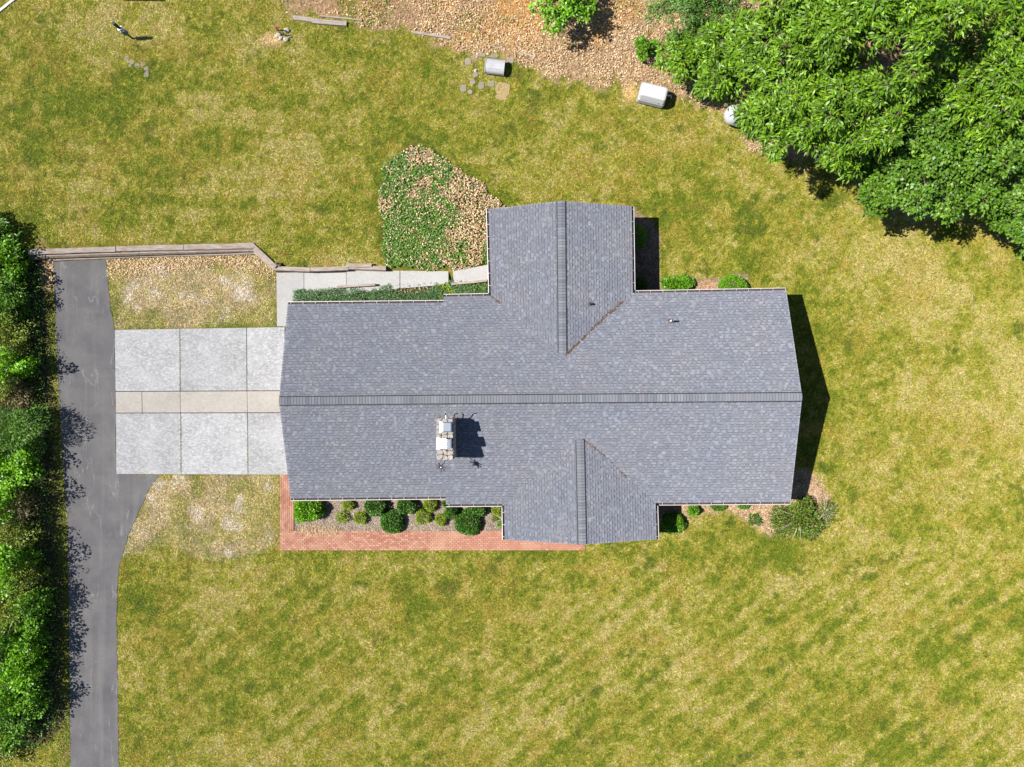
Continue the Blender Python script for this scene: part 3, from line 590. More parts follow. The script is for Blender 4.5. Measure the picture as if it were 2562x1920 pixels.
def flue_cap(px, py, w, l, z, wx, top, mat, label):
    c = P(px, py, z); legs = MB()
    for sx in (-1, 1):
        for sy in (-1, 1): legs.box((c.x + sx * w * .38, c.y + sy * l * .38, (ZC + z) / 2), (.03, .03, z - ZC + .06))
    legs.box((c.x, c.y, ZC + .06), (w * .7, l * .7, .14)); m = MB()
    z0, z1 = z - .03, z + top; x0, x1, y0, y1 = c.x - w / 2, c.x + w / 2, c.y - l / 2, c.y + l / 2; i0, i1, j0, j1 = x0 + wx, x1 - .06, y0 + .05, y1 - .05
    lo = [(x0, y0, z), (x1, y0, z), (x1, y1, z), (x0, y1, z)]; hi = [(i0, j0, z1), (i1, j0, z1), (i1, j1, z1), (i0, j1, z1)]; sk = [(a, b, z0) for a, b, _ in lo]
    m.face(hi); m.face(sk[::-1])
    for k in range(4): m.face([lo[k], lo[(k + 1) % 4], hi[(k + 1) % 4], hi[k]]); m.face([sk[k], sk[(k + 1) % 4], lo[(k + 1) % 4], lo[k]])
    o = m.build('flue_cap', mat, chim); legs.build('flue_leg', M['dark_metal'], chim)
flue_cap(1116, 1069, .56, .49, ZC + .30, .12, .040, M['galvanised'], '')
flue_cap(1111, 1110, .68, .50, ZC + .36, .46, .145, M['galvanised_bright'], '')
# antenna on the chimney's south end, bent bracket on its north end
ab = Vector((cx0 + .38, cy0 - .02, ZC - .5)); at = P(1103, 1168, 5.6)
an = empty('antenna', ab, 'small dark antenna on a short mast at the south end of the chimney', 'antenna')
MB().tube([ab, ab + Vector((-.02, -.10, .1)), at], .018).build('mast', M['dark_metal'], an, smooth=True)
hd = MB()
for k, (dx, dy) in enumerate(((-.26, .09), (-.2, -.10), (.2, -.2), (.25, -.05), (.03, -.24), (-.1, .2))): hd.beam(at + Vector((-dx * .2, -dy * .2, 0)), at + Vector((dx, dy, .02 * k - .04)), .05, .03)
hd.box(at, (.20, .15, .10), .4); hd.build('antenna_head', M['dark_metal'], an); MB().box(at + Vector((.0, -.03, .045)), (.05, .04, .02)).build('white_plate', M['white_paint'], an)
bp = [P(1121, 1049, 5.2), P(1131, 1048, 5.25), P(1135.5, 1044, 5.3), P(1138, 1037, 5.4), P(1140, 1035.5, 5.42), P(1146, 1035, 5.42)]
br = MB().tube(bp, .026).build('bent_pipe_bracket', M['dark_metal'], smooth=True); tag(br, 'dark bent pipe bracket sticking out of the north end of the chimney', 'bracket')
wp = empty('chimney_stub_pipe', P(1116, 1047, 5.2), 'short white stub pipe with dark tip at the north end of the chimney', 'pipe')
MB().tube([P(1116, 1048, 5.2), P(1115, 1037.5, 5.32)], .028).build('pipe', M['white_paint'], wp); MB().tube([P(1115, 1038, 5.31), P(1115, 1036, 5.34)], .036).build('tip', M['dark_metal'], wp)
# roof vents
def vent(px, py, zf, lean, h, label, mat, dark):
    z = 3.2
    for _ in range(5): p = P(px, py, z); z = zf(p)
    p = P(px, py, z); e = empty('plumbing_vent', p, label, 'vent pipe'); b = MB(); nrm = dark.n
    rot = Vector((0, 0, 1)).rotation_difference(nrm).to_matrix(); b.box(p + nrm * .025, (.30, .26, .02), 0, rot); b.build('flashing_plate', M['flashing' if h > .3 else 'shade_grey'], e)
    top = p + Vector((0, 0, h)); c = MB(); c.tube([p, p + Vector((0, 0, .10))], [.11, .075], 10); c.build('collar', M['rubber'], e, smooth=False)
    q = MB(); q.tube([p + Vector((0, 0, .05)), top], .052, 12, False); q.build('pipe', mat, e, smooth=True); i = MB(); i.tube([top + Vector((0, 0, -.06)), top + Vector((0, 0, -.05))], .046, 10); i.build('dark_bore', M['dark_vent'], e)
vent(1476, 761, zNE, 0, .28, 'short vent pipe with dark collar on the rear gable roof', M['white_fade'], fNE); vent(1677, 804, zMN, 0, .62, 'white vent pipe standing on the main roof slope right of the rear gable', M['white_paint'], fMN)

# ------------------------------------------------------------------ timber walls, logs
rw = empty('timber_retaining_wall', P(350, 632), 'weathered grey timber retaining wall stepping down behind the driveway end', 'wall')
def timber(a, b, z, w, h, parent, wob=.008): 
    m = MB(); m.beam(P(*a, z), P(*b, z), w, h, wob); return m.build('timber', M['timber'], parent, bevel=.012)
tz = [.70, .55, .40, .25, .10]
tops = [((72, 628), (247, 622)), ((248, 621), (352, 619)), ((353, 618), (520, 615.5)), ((521, 615), (634, 613))]
tops = [((72, 630), (290, 623)), ((292, 622), (460, 618)), ((461, 618), (634, 614))]
MB().beam(P(80, 640, .2), P(640, 622, .2), .42, .5).build('gap_shade_backing', M['bark'], rw)  # added dark beam, stands in for the shade in the gaps between timbers
for (a, b) in tops: timber((a[0], a[1] + 1), (b[0], b[1] + 1), .70, .27, .15, rw)
for i, z in enumerate(tz[1:]):
    for a, b in (((78 + i * 14, 636 + i * 5.2), (350, 627.5 + i * 5)), ((351, 627.5 + i * 5), (640, 622 + i * 4.2))): timber(a, b, z, .088, .14, rw)
dg = empty('diagonal_timber_wall', P(662, 640), 'short diagonal timber wall joining the driveway wall to the walk', 'wall')
for i in range(4): timber((632 - i * 1.2, 612 + i * 3.2), (691 - i * 1.2, 668 + i * 2), .72 - i * .15, .17, .14, dg)
ww = empty('walkside_timber_edging', P(820, 668), 'weathered timber edging along the top side of the concrete walk', 'edging')
for i in range(4):
    for a, b in (((683, 672 + i), (776, 675 + i)), ((777, 675 + i), (872, 671 + i)), ((873, 669 + i), (966, 672 + i))): timber(a, b, .60 - i * .14, .21, .13, ww, .012)
timber((866, 665), (930, 664), .70, .20, .1, ww, .01)
for k, (a, b, lb) in enumerate((((845, 719), (940, 713), 'thin dark timber edging strip below the first walk step'), ((1130, 712), (1219, 703), 'grey timber edging strip beside the upper walk slab next to the house'))):
    m = MB(); m.beam(P(*a, .3), P(*b, .36), .11, .30, .005); tag(m.build('timber_edging_strip', M['timber']), lb, 'edging')
def log(a, b, w, h, name, label, mat='timber', cat='timber', wob=.01):
    p, q = PG(*a), PG(*b); m = MB(); m.beam(p + Vector((0, 0, h * .4)), q + Vector((0, 0, h * .4)), w, h, wob); tag(m.build(name, M[mat], bevel=.008), label, cat)
log((735, 46), (800, 55), .22, .16, 'landscape_timber', 'grey landscape timber on the left end of the leaf litter edge'); log((782, 55), (868, 62), .24, .17, 'landscape_timber', 'grey landscape timber with sawn end, right of another timber')
log((800, 41), (906, 51), .08, .08, 'landscape_timber', 'thin dark board lying behind the two grey timbers'); log((1034, 82), (1128, 97), .13, .12, 'landscape_timber', 'grey timber half buried in leaves above the curved white cover')
log((1232, 118), (1264, 123), .06, .06, 'landscape_timber', 'short thin timber beside the stone patch in the leaves'); log((1302, 132), (1335, 141), .07, .06, 'landscape_timber', 'short pale timber in the leaf litter right of the curved white cover')
def stick(pts, r, label, mat='bark_pale', name='fallen_branch', dz=.03):
    pts = [PG(a, b) + Vector((0, 0, dz + (c[0] if c else 0))) for a, b, *c in pts]; tag(MB().tube(pts, [r * (1 - .5 * i / (len(pts) - 1)) for i in range(len(pts))], 6).build(name, M[mat], smooth=True), label, 'branch')
stick([(1568, 86), (1595, 74), (1630, 53)], .03, 'long pale branch lying in leaves near the tree edge'); stick([(1513, 143), (1535, 140), (1550, 138)], .02, 'short white branch in the leaf litter')
stick([(1705, 246), (1712, 262), (1718, 273)], .02, 'pale stick on the lawn right of the white trailer'); stick([(1767, 310), (1772, 300), (1778, 290)], .015, 'thin pale stick on lawn left of the gas tank')
stick([(688, 628), (697, 634), (712, 637), (732, 637)], .035, 'dark rusty bent rod lying on the lawn above the walk', 'rust', 'bent_rod', .04)
st = MB(); q = P(696, 662, .7); st.tube([q, q + Vector((-.05, .05, .25))], .06, 6); st.blob(q + Vector((.05, -.02, 0)), .12, .1, .12); tag(st.build('tree_stump', M['bark']), 'small dark stub at the corner of the timber walls', 'stump')

# ------------------------------------------------------------------ stone patches set in the lawn
def paver(parent, px, py, w, l, rot, mat='paver', h=.03):
    c = PG(px, py); m = MB(); n = 9; pts = []
    for k in range(n):
        a = 2 * math.pi * k / n; sq = 1 / max(abs(math.cos(a)), abs(math.sin(a))) * .92; rr = (sq * .8 + .2) * random.uniform(.86, 1.06); x, y = math.cos(a) * rr * w / 2, math.sin(a) * rr * l / 2
        pts.append((c.x + x * math.cos(rot) - y * math.sin(rot), c.y + x * math.sin(rot) + y * math.cos(rot)))
    m.slab(pts, c.z - .05, c.z + h); m.build('paver', M[mat], parent, bevel=.01)
sp = empty('paver_patch', PG(1215, 190)); tag(sp, kind='structure')
for px, py, w, l, r_ in ((1171, 155, .38, .42, .2), (1159, 221, .36, .42, .1), (1182, 205, .30, .36, .5), (1189, 187, .30, .34, .3), (1176, 231, .26, .26, .2), (1204, 214, .36, .44, 0), (1229, 211, .40, .36, .1), (1205, 137, .50, .26, -.1), (1237, 140, .42, .26, -.1), (1277, 150, .42, .42, -.1), (1190, 142, .3, .28, 0)): paver(sp, px, py, w, l, r_)
paver(sp, 1258, 224, .85, .80, -.1, 'sand_slab', .006); paver(sp, 1254, 242, .70, .36, -.15, 'sand_slab', .010)
s2 = empty('lawn_stone_patch', PG(345, 165)); tag(s2, kind='structure')
for px, py, w, l in ((316, 146, .28, .3), (330, 155, .3, .26), (343, 165, .3, .28), (357, 160, .32, .26), (366, 172, .26, .26), (366, 186, .26, .36), (325, 164, .2, .2)): paver(s2, px, py, w, l, random.uniform(-.3, .3), 'paver', .004)

# ------------------------------------------------------------------ yard things
# curved-lid cover
def frame(px, py, ang):
    c = PG(px, py); d = Vector((math.cos(R(ang)), math.sin(R(ang)), 0)); s = Vector((-d.y, d.x, 0)); return c, d, s
c, d, s = frame(1239, 172, -7.0); wc = empty('well_cover', c, 'weathered white curved-lid cover standing on the stone patch', 'cover')
def shell(c, d, s, L, prof, mat, name, parent, z0=0, caps=True, smooth=False):
    m = MB(); A = [c + d * (-L / 2) + s * u + Vector((0, 0, z)) for u, z in prof]; B = [p + d * L for p in A]
    for k in range(len(prof) - 1): m.face([A[k], A[k + 1], B[k + 1], B[k]])
    if caps: m.face(A[::-1]); m.face(B)
    return m.build(name, M[mat], parent, smooth=smooth)
arc = [(-.36, .0), (-.36, .26)] + [(-.36 * math.cos(math.pi * k / 12), .26 + .26 * math.sin(math.pi * k / 12)) for k in range(1, 12)] + [(.36, .26), (.36, .0)]
shell(c, d, s, .98, [(u * .93, z * .96) for u, z in arc], 'shade_grey', 'body', wc)
lid = [(-.39, .16), (-.385, .26)] + [(-.385 * math.cos(math.pi * k / 12), .27 + .27 * math.sin(math.pi * k / 12)) for k in range(1, 12)] + [(.385, .26), (.39, .16)]
shell(c - d * .02, d, s, .98, lid, 'white_fade', 'lid', wc, caps=False)
for e in (-.5, .5):
    m = MB(); rim = [c + d * (e - .01) + s * u * 1.02 + Vector((0, 0, z * 1.02)) for u, z in lid]
    for k in range(len(rim) - 1): m.beam(rim[k], rim[k + 1], .035, .03)
    m.build('rim', M['white_fade'], wc)
for k in range(8):
    m = MB(); u = -.16; a = c + d * (-.28 + k * .075); m.beam(a + s * -.335 + Vector((0, 0, .40)), a + s * -.20 + Vector((0, 0, .505)), .022, .008); m.build('vent_slot', M['shade_grey'], wc)
# white box trailer
c, d, s = frame(1629, 245, -14.0); tr = empty('utility_trailer', c, 'small white box trailer with sloping lid and short tongue at the leaf edge', 'trailer')
LT, WT, HT = 1.46, .95, 1.02
def hull(dx0, dx1, w0, z0, w1, z1, mat, name, inset=0.0, nb=8):
    m = MB()
    def ring(ins, w, z, r=.11):
        pts = []
        x0, x1, y0, y1 = dx0 + ins, dx1 - ins, -w / 2 + ins, w / 2 - ins
        for cx_, cy_, a0 in ((x1 - r, y1 - r, 0), (x0 + r, y1 - r, 90), (x0 + r, y0 + r, 180), (x1 - r, y0 + r, 270)):
            for k in range(5): a = R(a0 + 90 * k / 4); pts.append(c + d * (cx_ + r * math.cos(a)) + s * (cy_ + r * math.sin(a)) + Vector((0, 0, z)))
        return pts
    rs = [ring(.05, w0, z0), ring(0, w0, z0 + .06), ring(0, w1, z1 - .10), ring(.03, w1, z1 - .03), ring(.10, w1, z1)]
    ids = [[m.vert(p) for p in r_] for r_ in rs]; n = len(ids[0])
    for j in range(len(ids) - 1):
        for k in range(n): m.f.append([ids[j][k], ids[j][(k + 1) % n], ids[j + 1][(k + 1) % n], ids[j + 1][k]])
    m.f.append(ids[-1]); m.f.append(ids[0][::-1]); return m.build(name, M[mat], tr, smooth=False)
hull(-LT / 2, LT / 2, .98, .12, .97, .66, 'white_tank', 'body'); hull(-LT / 2 + .03, LT / 2 - .03, .92, .64, .74, HT, 'white_tank', 'lid')
MB().tube([c + d * .6 + s * .2 + Vector((0, 0, .34)), c + d * .98 + s * .22 + Vector((0, 0, .36)), c + d * 1.0 + s * .12 + Vector((0, 0, .36))], .045).build('tongue', M['white_paint'], tr); MB().tube([c + d * .95 + s * .14 + Vector((0, 0, .0)), c + d * .95 + s * .14 + Vector((0, 0, .42))], .03).build('jack_leg', M['dark_metal'], tr)
for k in (-1, 1):
    MB().tube([c + s * k * .40 + Vector((0, 0, .2)) + s * -.06, c + s * k * .40 + Vector((0, 0, .2)) + s * .06], .2, 14).build('wheel', M['rubber'], tr)
MB().box(c + d * .42 - s * .44 + Vector((0, 0, .62)), (.07, .05, .06), R(-14)).build('latch', M['dark_metal'], tr)
for k in (-.62, .62): MB().box(c + d * k - s * .30 + Vector((0, 0, .12)), (.10, .10, .24), R(-14)).build('skid_foot', M['dark_metal'], tr)
# gas tank
c, d, s = frame(1872, 305, -9.0); gt = empty('propane_tank', c, 'long white gas tank half hidden under the overhanging trees', 'tank')
m = MB(); RT, HL = .52, 1.05; pts, rr = [], []
for k in range(7): a = math.pi / 2 * k / 6; pts.append(c + d * (-HL - RT * .8 * math.cos(a)) + Vector((0, 0, .62))); rr.append(max(.01, RT * math.sin(a)))
for k in range(7): a = math.pi / 2 * k / 6; pts.append(c + d * (HL + RT * .8 * math.sin(a)) + Vector((0, 0, .62))); rr.append(max(.01, RT * math.cos(a)))
m.tube(pts, rr, 24).build('shell', M['white_tank'], gt, smooth=True)
MB().tube([c + Vector((0, 0, 1.08)), c + Vector((0, 0, 1.28))], .16, 14).build('valve_dome', M['white_fade'], gt)
for k in (-.75, .75): MB().box(c + d * k + Vector((0, 0, .1)), (.18, .75, .24), R(-9)).build('support_block', M['paver'], gt)
# post with box
pb, pt_ = PG(332, 97), P(283, 58, 1.75 + .68); base_ = pb
post = empty('bird_box_post', pb, 'dark leaning post with a teal box and white bands on the upper left lawn', 'post'); dv = (pt_ - pb)
MB().tube([pb, pb + dv * .55], [.045, .04], 8).build('post', M['dark_metal'], post); MB().box(pb + dv * .42, (.20, .16, .42), .3, Vector((0, 0, 1)).rotation_difference(dv.normalized()).to_matrix()).build('box', M['teal_paint'], post)
for k, wd in ((.56, .22), (.66, .24)): MB().box(pb + dv * k, (wd, .19, .07), .3, Vector((0, 0, 1)).rotation_difference(dv.normalized()).to_matrix()).build('white_band', M['white_paint'], post)
MB().box(pb + dv * .61, (.19, .15, .13), .3, Vector((0, 0, 1)).rotation_difference(dv.normalized()).to_matrix()).build('band_gap', M['dark_metal'], post); MB().tube([pb + dv * .68, pt_], [.075, .085], 10).build('baffle', M['dark_metal'], post)
# planter frame cut by the top edge
c = P(357, -24, .5); pl = empty('raised_planter', (c.x, c.y, float(height(c.x, c.y))), 'dark raised planter frame with pale rim at the top edge of the lawn', 'planter'); zb = float(height(c.x, c.y)); hx, hy = .92, .60
for nm, cc, sz in (('side_board', (c.x, c.y - hy, zb + .2), (2 * hx, .06, .45)), ('side_board', (c.x, c.y + hy, zb + .2), (2 * hx, .06, .45)), ('end_board', (c.x - hx + .03, c.y, zb + .2), (.06, 2 * hy - .07, .45)), ('end_board', (c.x + hx - .03, c.y, zb + .2), (.06, 2 * hy - .07, .45))): MB().box(cc, sz).build(nm, M['dark_metal'], pl)
for cc, sz in (((c.x, c.y - hy - .015, zb + .44), (2 * hx + .1, .05, .03)), ((c.x, c.y + hy + .015, zb + .44), (2 * hx + .1, .05, .03))): MB().box(cc, sz).build('rim', M['white_fade'], pl)
MB().box((c.x, c.y, zb + .12), (2 * hx - .15, 2 * hy - .1, .3)).build('soil', M['paver'], pl)
# pale pipe at the corner
p0, p1 = PG(-30, 52), PG(58, -18); tag(MB().beam(p0 + Vector((0, 0, .03)), p1 + Vector((0, 0, .03)), .13, .08).build('pale_edging_strip', M['pvc']), 'pale straight edging strip crossing the upper left corner', 'edging')
# hydrant with hose and rocks
h0 = PG(695, 76); hy_ = empty('yard_hydrant', h0, 'rusty red yard hydrant with a short black hose in the grass', 'hydrant')
MB().tube([h0, h0 + Vector((0, 0, .55))], .035, 8).build('standpipe', M['red_paint'], hy_); MB().tube([h0 + Vector((0, 0, .5)), h0 + Vector((.1, -.08, .58)), h0 + Vector((.22, -.1, .5))], .04, 8).build('head', M['red_paint'], hy_); MB().beam(h0 + Vector((0, 0, .58)), h0 + Vector((-.14, .1, .66)), .04, .03).build('handle', M['rust'], hy_)
MB().tube([PG(698, 82) + Vector((0, 0, .3)), PG(706, 88) + Vector((0, 0, .12)), PG(718, 90) + Vector((0, 0, .05)), PG(728, 91) + Vector((0, 0, .04))], .03, 7).build('hose', M['rubber'], hy_, smooth=True); MB().tube([PG(724, 93) + Vector((0, 0, .04)), PG(730, 93) + Vector((0, 0, .04))], .05, 8).build('nozzle', M['galvanised'], hy_)
for px, py, r_, lb in ((696, 90, .16, 'pale rock left of the black hose'), (703, 97, .13, 'small pale rock below the black hose'), (716, 100, .15, 'rounded pale rock at the lower end of the hose'), (717, 77, .17, 'tan rock behind the yard hydrant')):
    q = PG(px, py); tag(MB().blob(q + Vector((0, 0, .03)), r_, r_ * .8, .12, 10, 6, .3).build('rock', M['rock'], smooth=True), lb, 'rock', 'rocks around the yard hydrant')
q = PG(1190, 178); tag(MB().blob(q, .09, .10, .12, 8, 5, .2).build('rock', M['rock'], smooth=True), 'small tan rock in the stone patch left of the curved cover', 'rock')

# ------------------------------------------------------------------ foliage
PAL = {'chestnut': [(.11, .22, .008), (.14, .265, .010), (.085, .18, .008), (.175, .30, .015), (.06, .14, .008)],
       'maple': [(.075, .175, .010), (.105, .215, .011), (.055, .13, .010), (.14, .245, .018), (.085, .18, .018)],
       'darkneedle': [(.07, .16, .02), (.095, .20, .025), (.055, .125, .018), (.12, .23, .035)],
       'lime': [(.125, .30, .008), (.165, .36, .01), (.095, .235, .008)], 'box': [(.04, .12, .012), (.06, .155, .014), (.03, .095, .010), (.08, .18, .018)],
       'clipped': [(.095, .23, .010), (.125, .275, .012), (.075, .19, .010)], 'yellow': [(.19, .27, .014), (.24, .32, .018), (.14, .21, .012), (.17, .25, .014)], 'olive': [(.13, .185, .018), (.18, .23, .025), (.10, .15, .015), (.22, .235, .045)],
       'dry': [(.20, .15, .075), (.26, .19, .09), (.13, .10, .05), (.11, .12, .03)], 'juniper': [(.06, .13, .045), (.085, .165, .06), (.045, .10, .035), (.10, .19, .06)], 'crepe': [(.10, .19, .014), (.13, .235, .018), (.12, .06, .035), (.075, .15, .012), (.19, .24, .04)], 'ivy': [(.06, .15, .014), (.085, .19, .016), (.045, .115, .012), (.11, .22, .02)], 'dryleaf': [(.50, .37, .23), (.42, .285, .165), (.56, .44, .30), (.30, .18, .10), (.47, .33, .18)], 'chip': [(.36, .30, .25), (.28, .225, .185), (.42, .36, .30), (.20, .155, .125), (.32, .25, .19)]}
def norm(v): return v / (np.linalg.norm(v, axis=1, keepdims=True) + 1e-9)
def leaves(Pos, Dir, length, width, pal, fold=.25, jit=.25, tone=None):
    """kite leaves from base points along directions; returns V, F, C"""
    n = len(Pos); D = norm(Dir); ln = length * rng.uniform(.65, 1.25, (n, 1)); wd = width * rng.uniform(.7, 1.25, (n, 1))
    up = np.tile((0, 0, 1.0), (n, 1)) + rng.normal(0, .45, (n, 3)); S = norm(np.cross(D, up)); U = norm(np.cross(S, D)); U[U[:, 2] < 0] *= -1
    mid = Pos + D * ln * .45 + U * wd * fold
    V = np.stack([Pos, mid + S * wd * .5 - U * wd * fold * .6, Pos + D * ln - np.array((0, 0, 1)) * ln * .12, mid - S * wd * .5 - U * wd * fold * .6], 1)
    F = np.arange(4 * n).reshape(n, 4); pal = np.array(PAL[pal]); c = pal[rng.integers(0, len(pal), n)] * rng.uniform(1 - jit, 1 + jit, (n, 1))
    if tone is not None: c = c * tone[:, None]
    return V.reshape(-1, 3), F, np.repeat(c, 4, 0)
def rand_dirs(n, zmin=-1.0):
    z = rng.uniform(zmin, 1, n); a = rng.uniform(0, 2 * math.pi, n); r = np.sqrt(np.maximum(0, 1 - z * z)); return np.c_[r * np.cos(a), r * np.sin(a), z]
def tree(px, py, zc, rad, hz, pal, label, llen=.27, lw=.085, ntips=520, per=15, group='trees along the upper right edge', name='broadleaf_tree', lean=0.0):
    """crown centred where the photo shows it at height zc: trunk, limbs, twigs, and leaf sprays at twig tips"""
    c = np.array(P(px, py, zc)); gz_ = float(height(c[0], c[1])); gb = P(px, py, zc * .45); gz_ = float(height(gb.x, gb.y)); base = Vector((gb.x, gb.y, gz_)); root = empty(name, base, label, 'tree', group)
    hz = hz * 1.2; ntips = int(ntips * 1.12); nl = int(9 + 5.0 * rad ** 2); ld = rand_dirs(nl, -.2); lob = c + ld * np.array((rad, rad, hz)) * (rng.uniform(.12, 1.0, (nl, 1)) ** .5); lr = rng.uniform(.34, .82, nl) * (rad / 2.6) ** .5
    lob = np.vstack([lob, c + np.array((0, 0, hz * .55))]); lr = np.append(lr, .7 * (rad / 2.6) ** .5)
    tr_ = MB(); top = Vector(c) + Vector((0, 0, hz * .2)); b0 = base + Vector((0, 0, -.1)); pts = [b0.lerp(top, k / 5) + Vector((random.uniform(-.1, .1), random.uniform(-.1, .1), 0)) * (k > 0) for k in range(6)]
    r0 = .05 * rad + .05; tr_.tube(pts, [r0 * (1 - .13 * k) for k in range(6)], 8).build('trunk', M['bark'], root, smooth=True)
    lm = MB(); tips = []; tw = MB()
    for i in range(len(lob)):
        st_ = pts[2].lerp(pts[5], random.random()); e = Vector(lob[i]); midp = st_.lerp(e, .5) + Vector((0, 0, -.12 * (e - st_).length + .3)); lm.tube([st_, midp, e], [r0 * .30, r0 * .18, r0 * .08], 6, False)
        k = int(ntips * lr[i] ** 2 / (lr ** 2).sum()); dd = rand_dirs(k, -.55); rr_ = lr[i] * (rng.uniform(.3, 1.15, k) ** .6); tp = lob[i] + dd * rr_[:, None] * np.array((1, 1, .5)); tips.append(np.c_[tp, dd])
        for q in tp[:: max(1, k // 5)]: tw.tube([e + Vector((0, 0, -.15)), e.lerp(Vector(q), .55) + Vector((0, 0, .06)), Vector(q)], [r0 * .07, r0 * .05, .006], 4, False)
    lm.build('limbs', M['bark'], root, smooth=True); tag(tw.build('twigs', M['bark'], root), kind='stuff')
    T = np.vstack(tips); n = len(T); idx = np.repeat(np.arange(n), per); dirs = rng.normal(0, .75, (n * per, 3)) * np.array((1, 1, .5)) + T[idx, 3:] * np.array((1.0, 1.0, .3)) + np.array((0, 0, -.25)); pos = T[idx, :3] + rng.normal(0, .10, (n * per, 3)); ct = rng.uniform(.7, 1.2, n)[idx]
    V, F, C = leaves(pos, dirs, llen, lw, pal, tone=ct); place_np('crown', V, F, M['leaf'], root, C); return root
TL = 'green tree with long narrow leaves '
tree(1722, 150, 2.8, 1.6, 1.5, 'chestnut', 'low bushy green tree at the left end of the woodland edge', ntips=420, per=16, llen=.2)
tree(1745, 25, 4.5, 2.0, 1.8, 'darkneedle', 'darker feathery tree beside the leaf litter at the top edge', ntips=520, per=18, llen=.16, lw=.05)
tree(1880, 175, 5.4, 2.45, 2.1, 'chestnut', TL + 'above the white gas tank', ntips=760)
tree(1972, 298, 6.2, 1.8, 1.7, 'chestnut', TL + 'covering the right half of the gas tank', ntips=480)
tree(2030, 95, 7.6, 2.9, 2.3, 'chestnut', 'tall ' + TL + 'left of the tallest one', ntips=900)
tree(2115, 265, 7.0, 2.5, 2.1, 'chestnut', TL + 'in the middle of the woodland above the lawn shadow', ntips=760)
tree(2255, 70, 8.6, 3.0, 2.4, 'chestnut', 'tallest ' + TL + 'at the top edge of the woodland', ntips=900)
tree(2085, 370, 5.6, 1.35, 1.3, 'chestnut', 'small ' + TL + 'leaning over the lawn edge', ntips=240, llen=.22)
tree(2275, 330, 5.0, 2.3, 1.9, 'maple', 'darker broad-leaved tree in the middle of the lower woodland', ntips=760, llen=.2, lw=.13)
tree(2240, 455, 4.6, 1.9, 1.6, 'maple', 'broad-leaved tree on the lawn edge with its shadow on grass', ntips=560, llen=.18, lw=.12)
tree(2425, 210, 6.2, 2.7, 2.2, 'chestnut', TL + 'in the upper right woodland', ntips=760)
tree(2410, 420, 4.6, 2.3, 1.8, 'maple', 'broad-leaved tree behind the two lawn edge trees at the right', ntips=680, llen=.18, lw=.12)
tree(2550, 545, 3.8, 1.9, 1.6, 'maple', 'broad-leaved tree at the right border, lowest in the picture', ntips=600, llen=.18, lw=.12)
tree(2560, 330, 5.0, 2.5, 2.0, 'maple', 'broad-leaved tree at the right border above the lowest one', ntips=680, llen=.19, lw=.12)
tree(2560, 90, 6.6, 3.0, 2.2, 'chestnut', TL + 'in the upper right corner', ntips=800)
tree(1415, 0, 2.3, 1.5, 1.1, 'lime', 'bright green sapling on orange soil at the top edge', ntips=200, per=15, llen=.19, lw=.10, name='sapling', group='young trees on the bank')
def shrub(px, py, rpx, h, pal, label, n=1500, ll=.08, lw=.045, ry=None, lump=.18, name='round_shrub', fill=.55, spike=0.0, cat='shrub', group=None, up=.35, mat='leaf', zc=None, sq=1.0):
    z_ = h * .55 if zc is None else zc; c = np.array(P(px, py, z_)); g0 = float(height(c[0], c[1])); c[2] = g0
    rx = rpx * (CAMZ - z_) / FPX; ry_ = (ry or rpx) * (CAMZ - z_) / FPX; root = empty(name, tuple(c), label, cat, group)
    n = int(n * 1.7); ll *= 1.15; lw *= 1.25; d = rand_dirs(n, -.1); ph = rng.uniform(0, 6.28, 6); lm = 1 + lump * (np.sin(3 * np.arctan2(d[:, 1], d[:, 0]) + ph[0]) * .5 + np.sin(5 * d[:, 0] + ph[1]) * .5 + np.sin(6 * d[:, 2] + 5 * d[:, 1] + ph[2]) * .5)
    rr_ = lm * rng.uniform(fill, 1.0, n) ** .6; pos = c + np.c_[d[:, 0] * rr_ * rx, d[:, 1] * rr_ * ry_, np.abs(np.abs(d[:, 2]) ** sq * rr_) * h * .9 + .04]
    dirs = d + rng.normal(0, .6, (n, 3)) + np.array((0, 0, up)); V, F, C = leaves(pos - norm(dirs) * ll * .5, dirs, ll, lw, pal, fold=.2)
    place_np('foliage', V, F, M[mat], root, C); m = MB(); cv = Vector(c)
    for k in range(5):
        a = 2 * math.pi * k / 5 + random.random(); e = cv + Vector((math.cos(a) * rx * .6, math.sin(a) * ry_ * .6, h * .7)); m.tube([cv + Vector((0, 0, -.03)), cv.lerp(e, .5) + Vector((0, 0, .1)), e], [.025, .016, .006], 5, False)
    if spike:
        for k in range(int(12 * spike)):
            a = random.uniform(0, 6.28); e = cv + Vector((math.cos(a) * rx * 1.15, math.sin(a) * ry_ * 1.15, h * random.uniform(.5, 1.05))); m.tube([cv + Vector((0, 0, .2)), cv.lerp(e, .6) + Vector((0, 0, .2)), e], [.014, .010, .004], 4, False)
    m.build('stems', M['bark_pale' if spike else 'bark'], root); return root
FB = 'shrubs in the front bed'
shrub(1612, 122, 26, 1.1, 'clipped', 'small green bush at the left tip of the woodland edge', 700, .14, .06, lump=.4, name='woodland_bush', sq=.7)
shrub(766, 1277, 39, 1.25, 'lime', 'large bright green shrub at the corner of the brick walk', 2600, .11, .05, 34, .12, 'garden_shrub', group=FB)
shrub(871, 1263, 16, .55, 'yellow', 'small yellow-green shrub under the gutter right of the bright green one', 700, .06, .03, group=FB, name='garden_shrub'); shrub(857, 1294, 16, .45, 'yellow', 'sparse olive-yellow shrub, leftmost of the small ones in the front row', 420, .07, .03, lump=.5, group=FB, name='garden_shrub')
shrub(901, 1297, 17, .55, 'yellow', 'small yellow-green shrub, second in the front row from the corner', 800, .06, .03, group=FB, name='garden_shrub'); shrub(938, 1268, 28, 1.0, 'box', 'dark green round shrub against the gutter, leftmost dark one', 1700, group=FB)
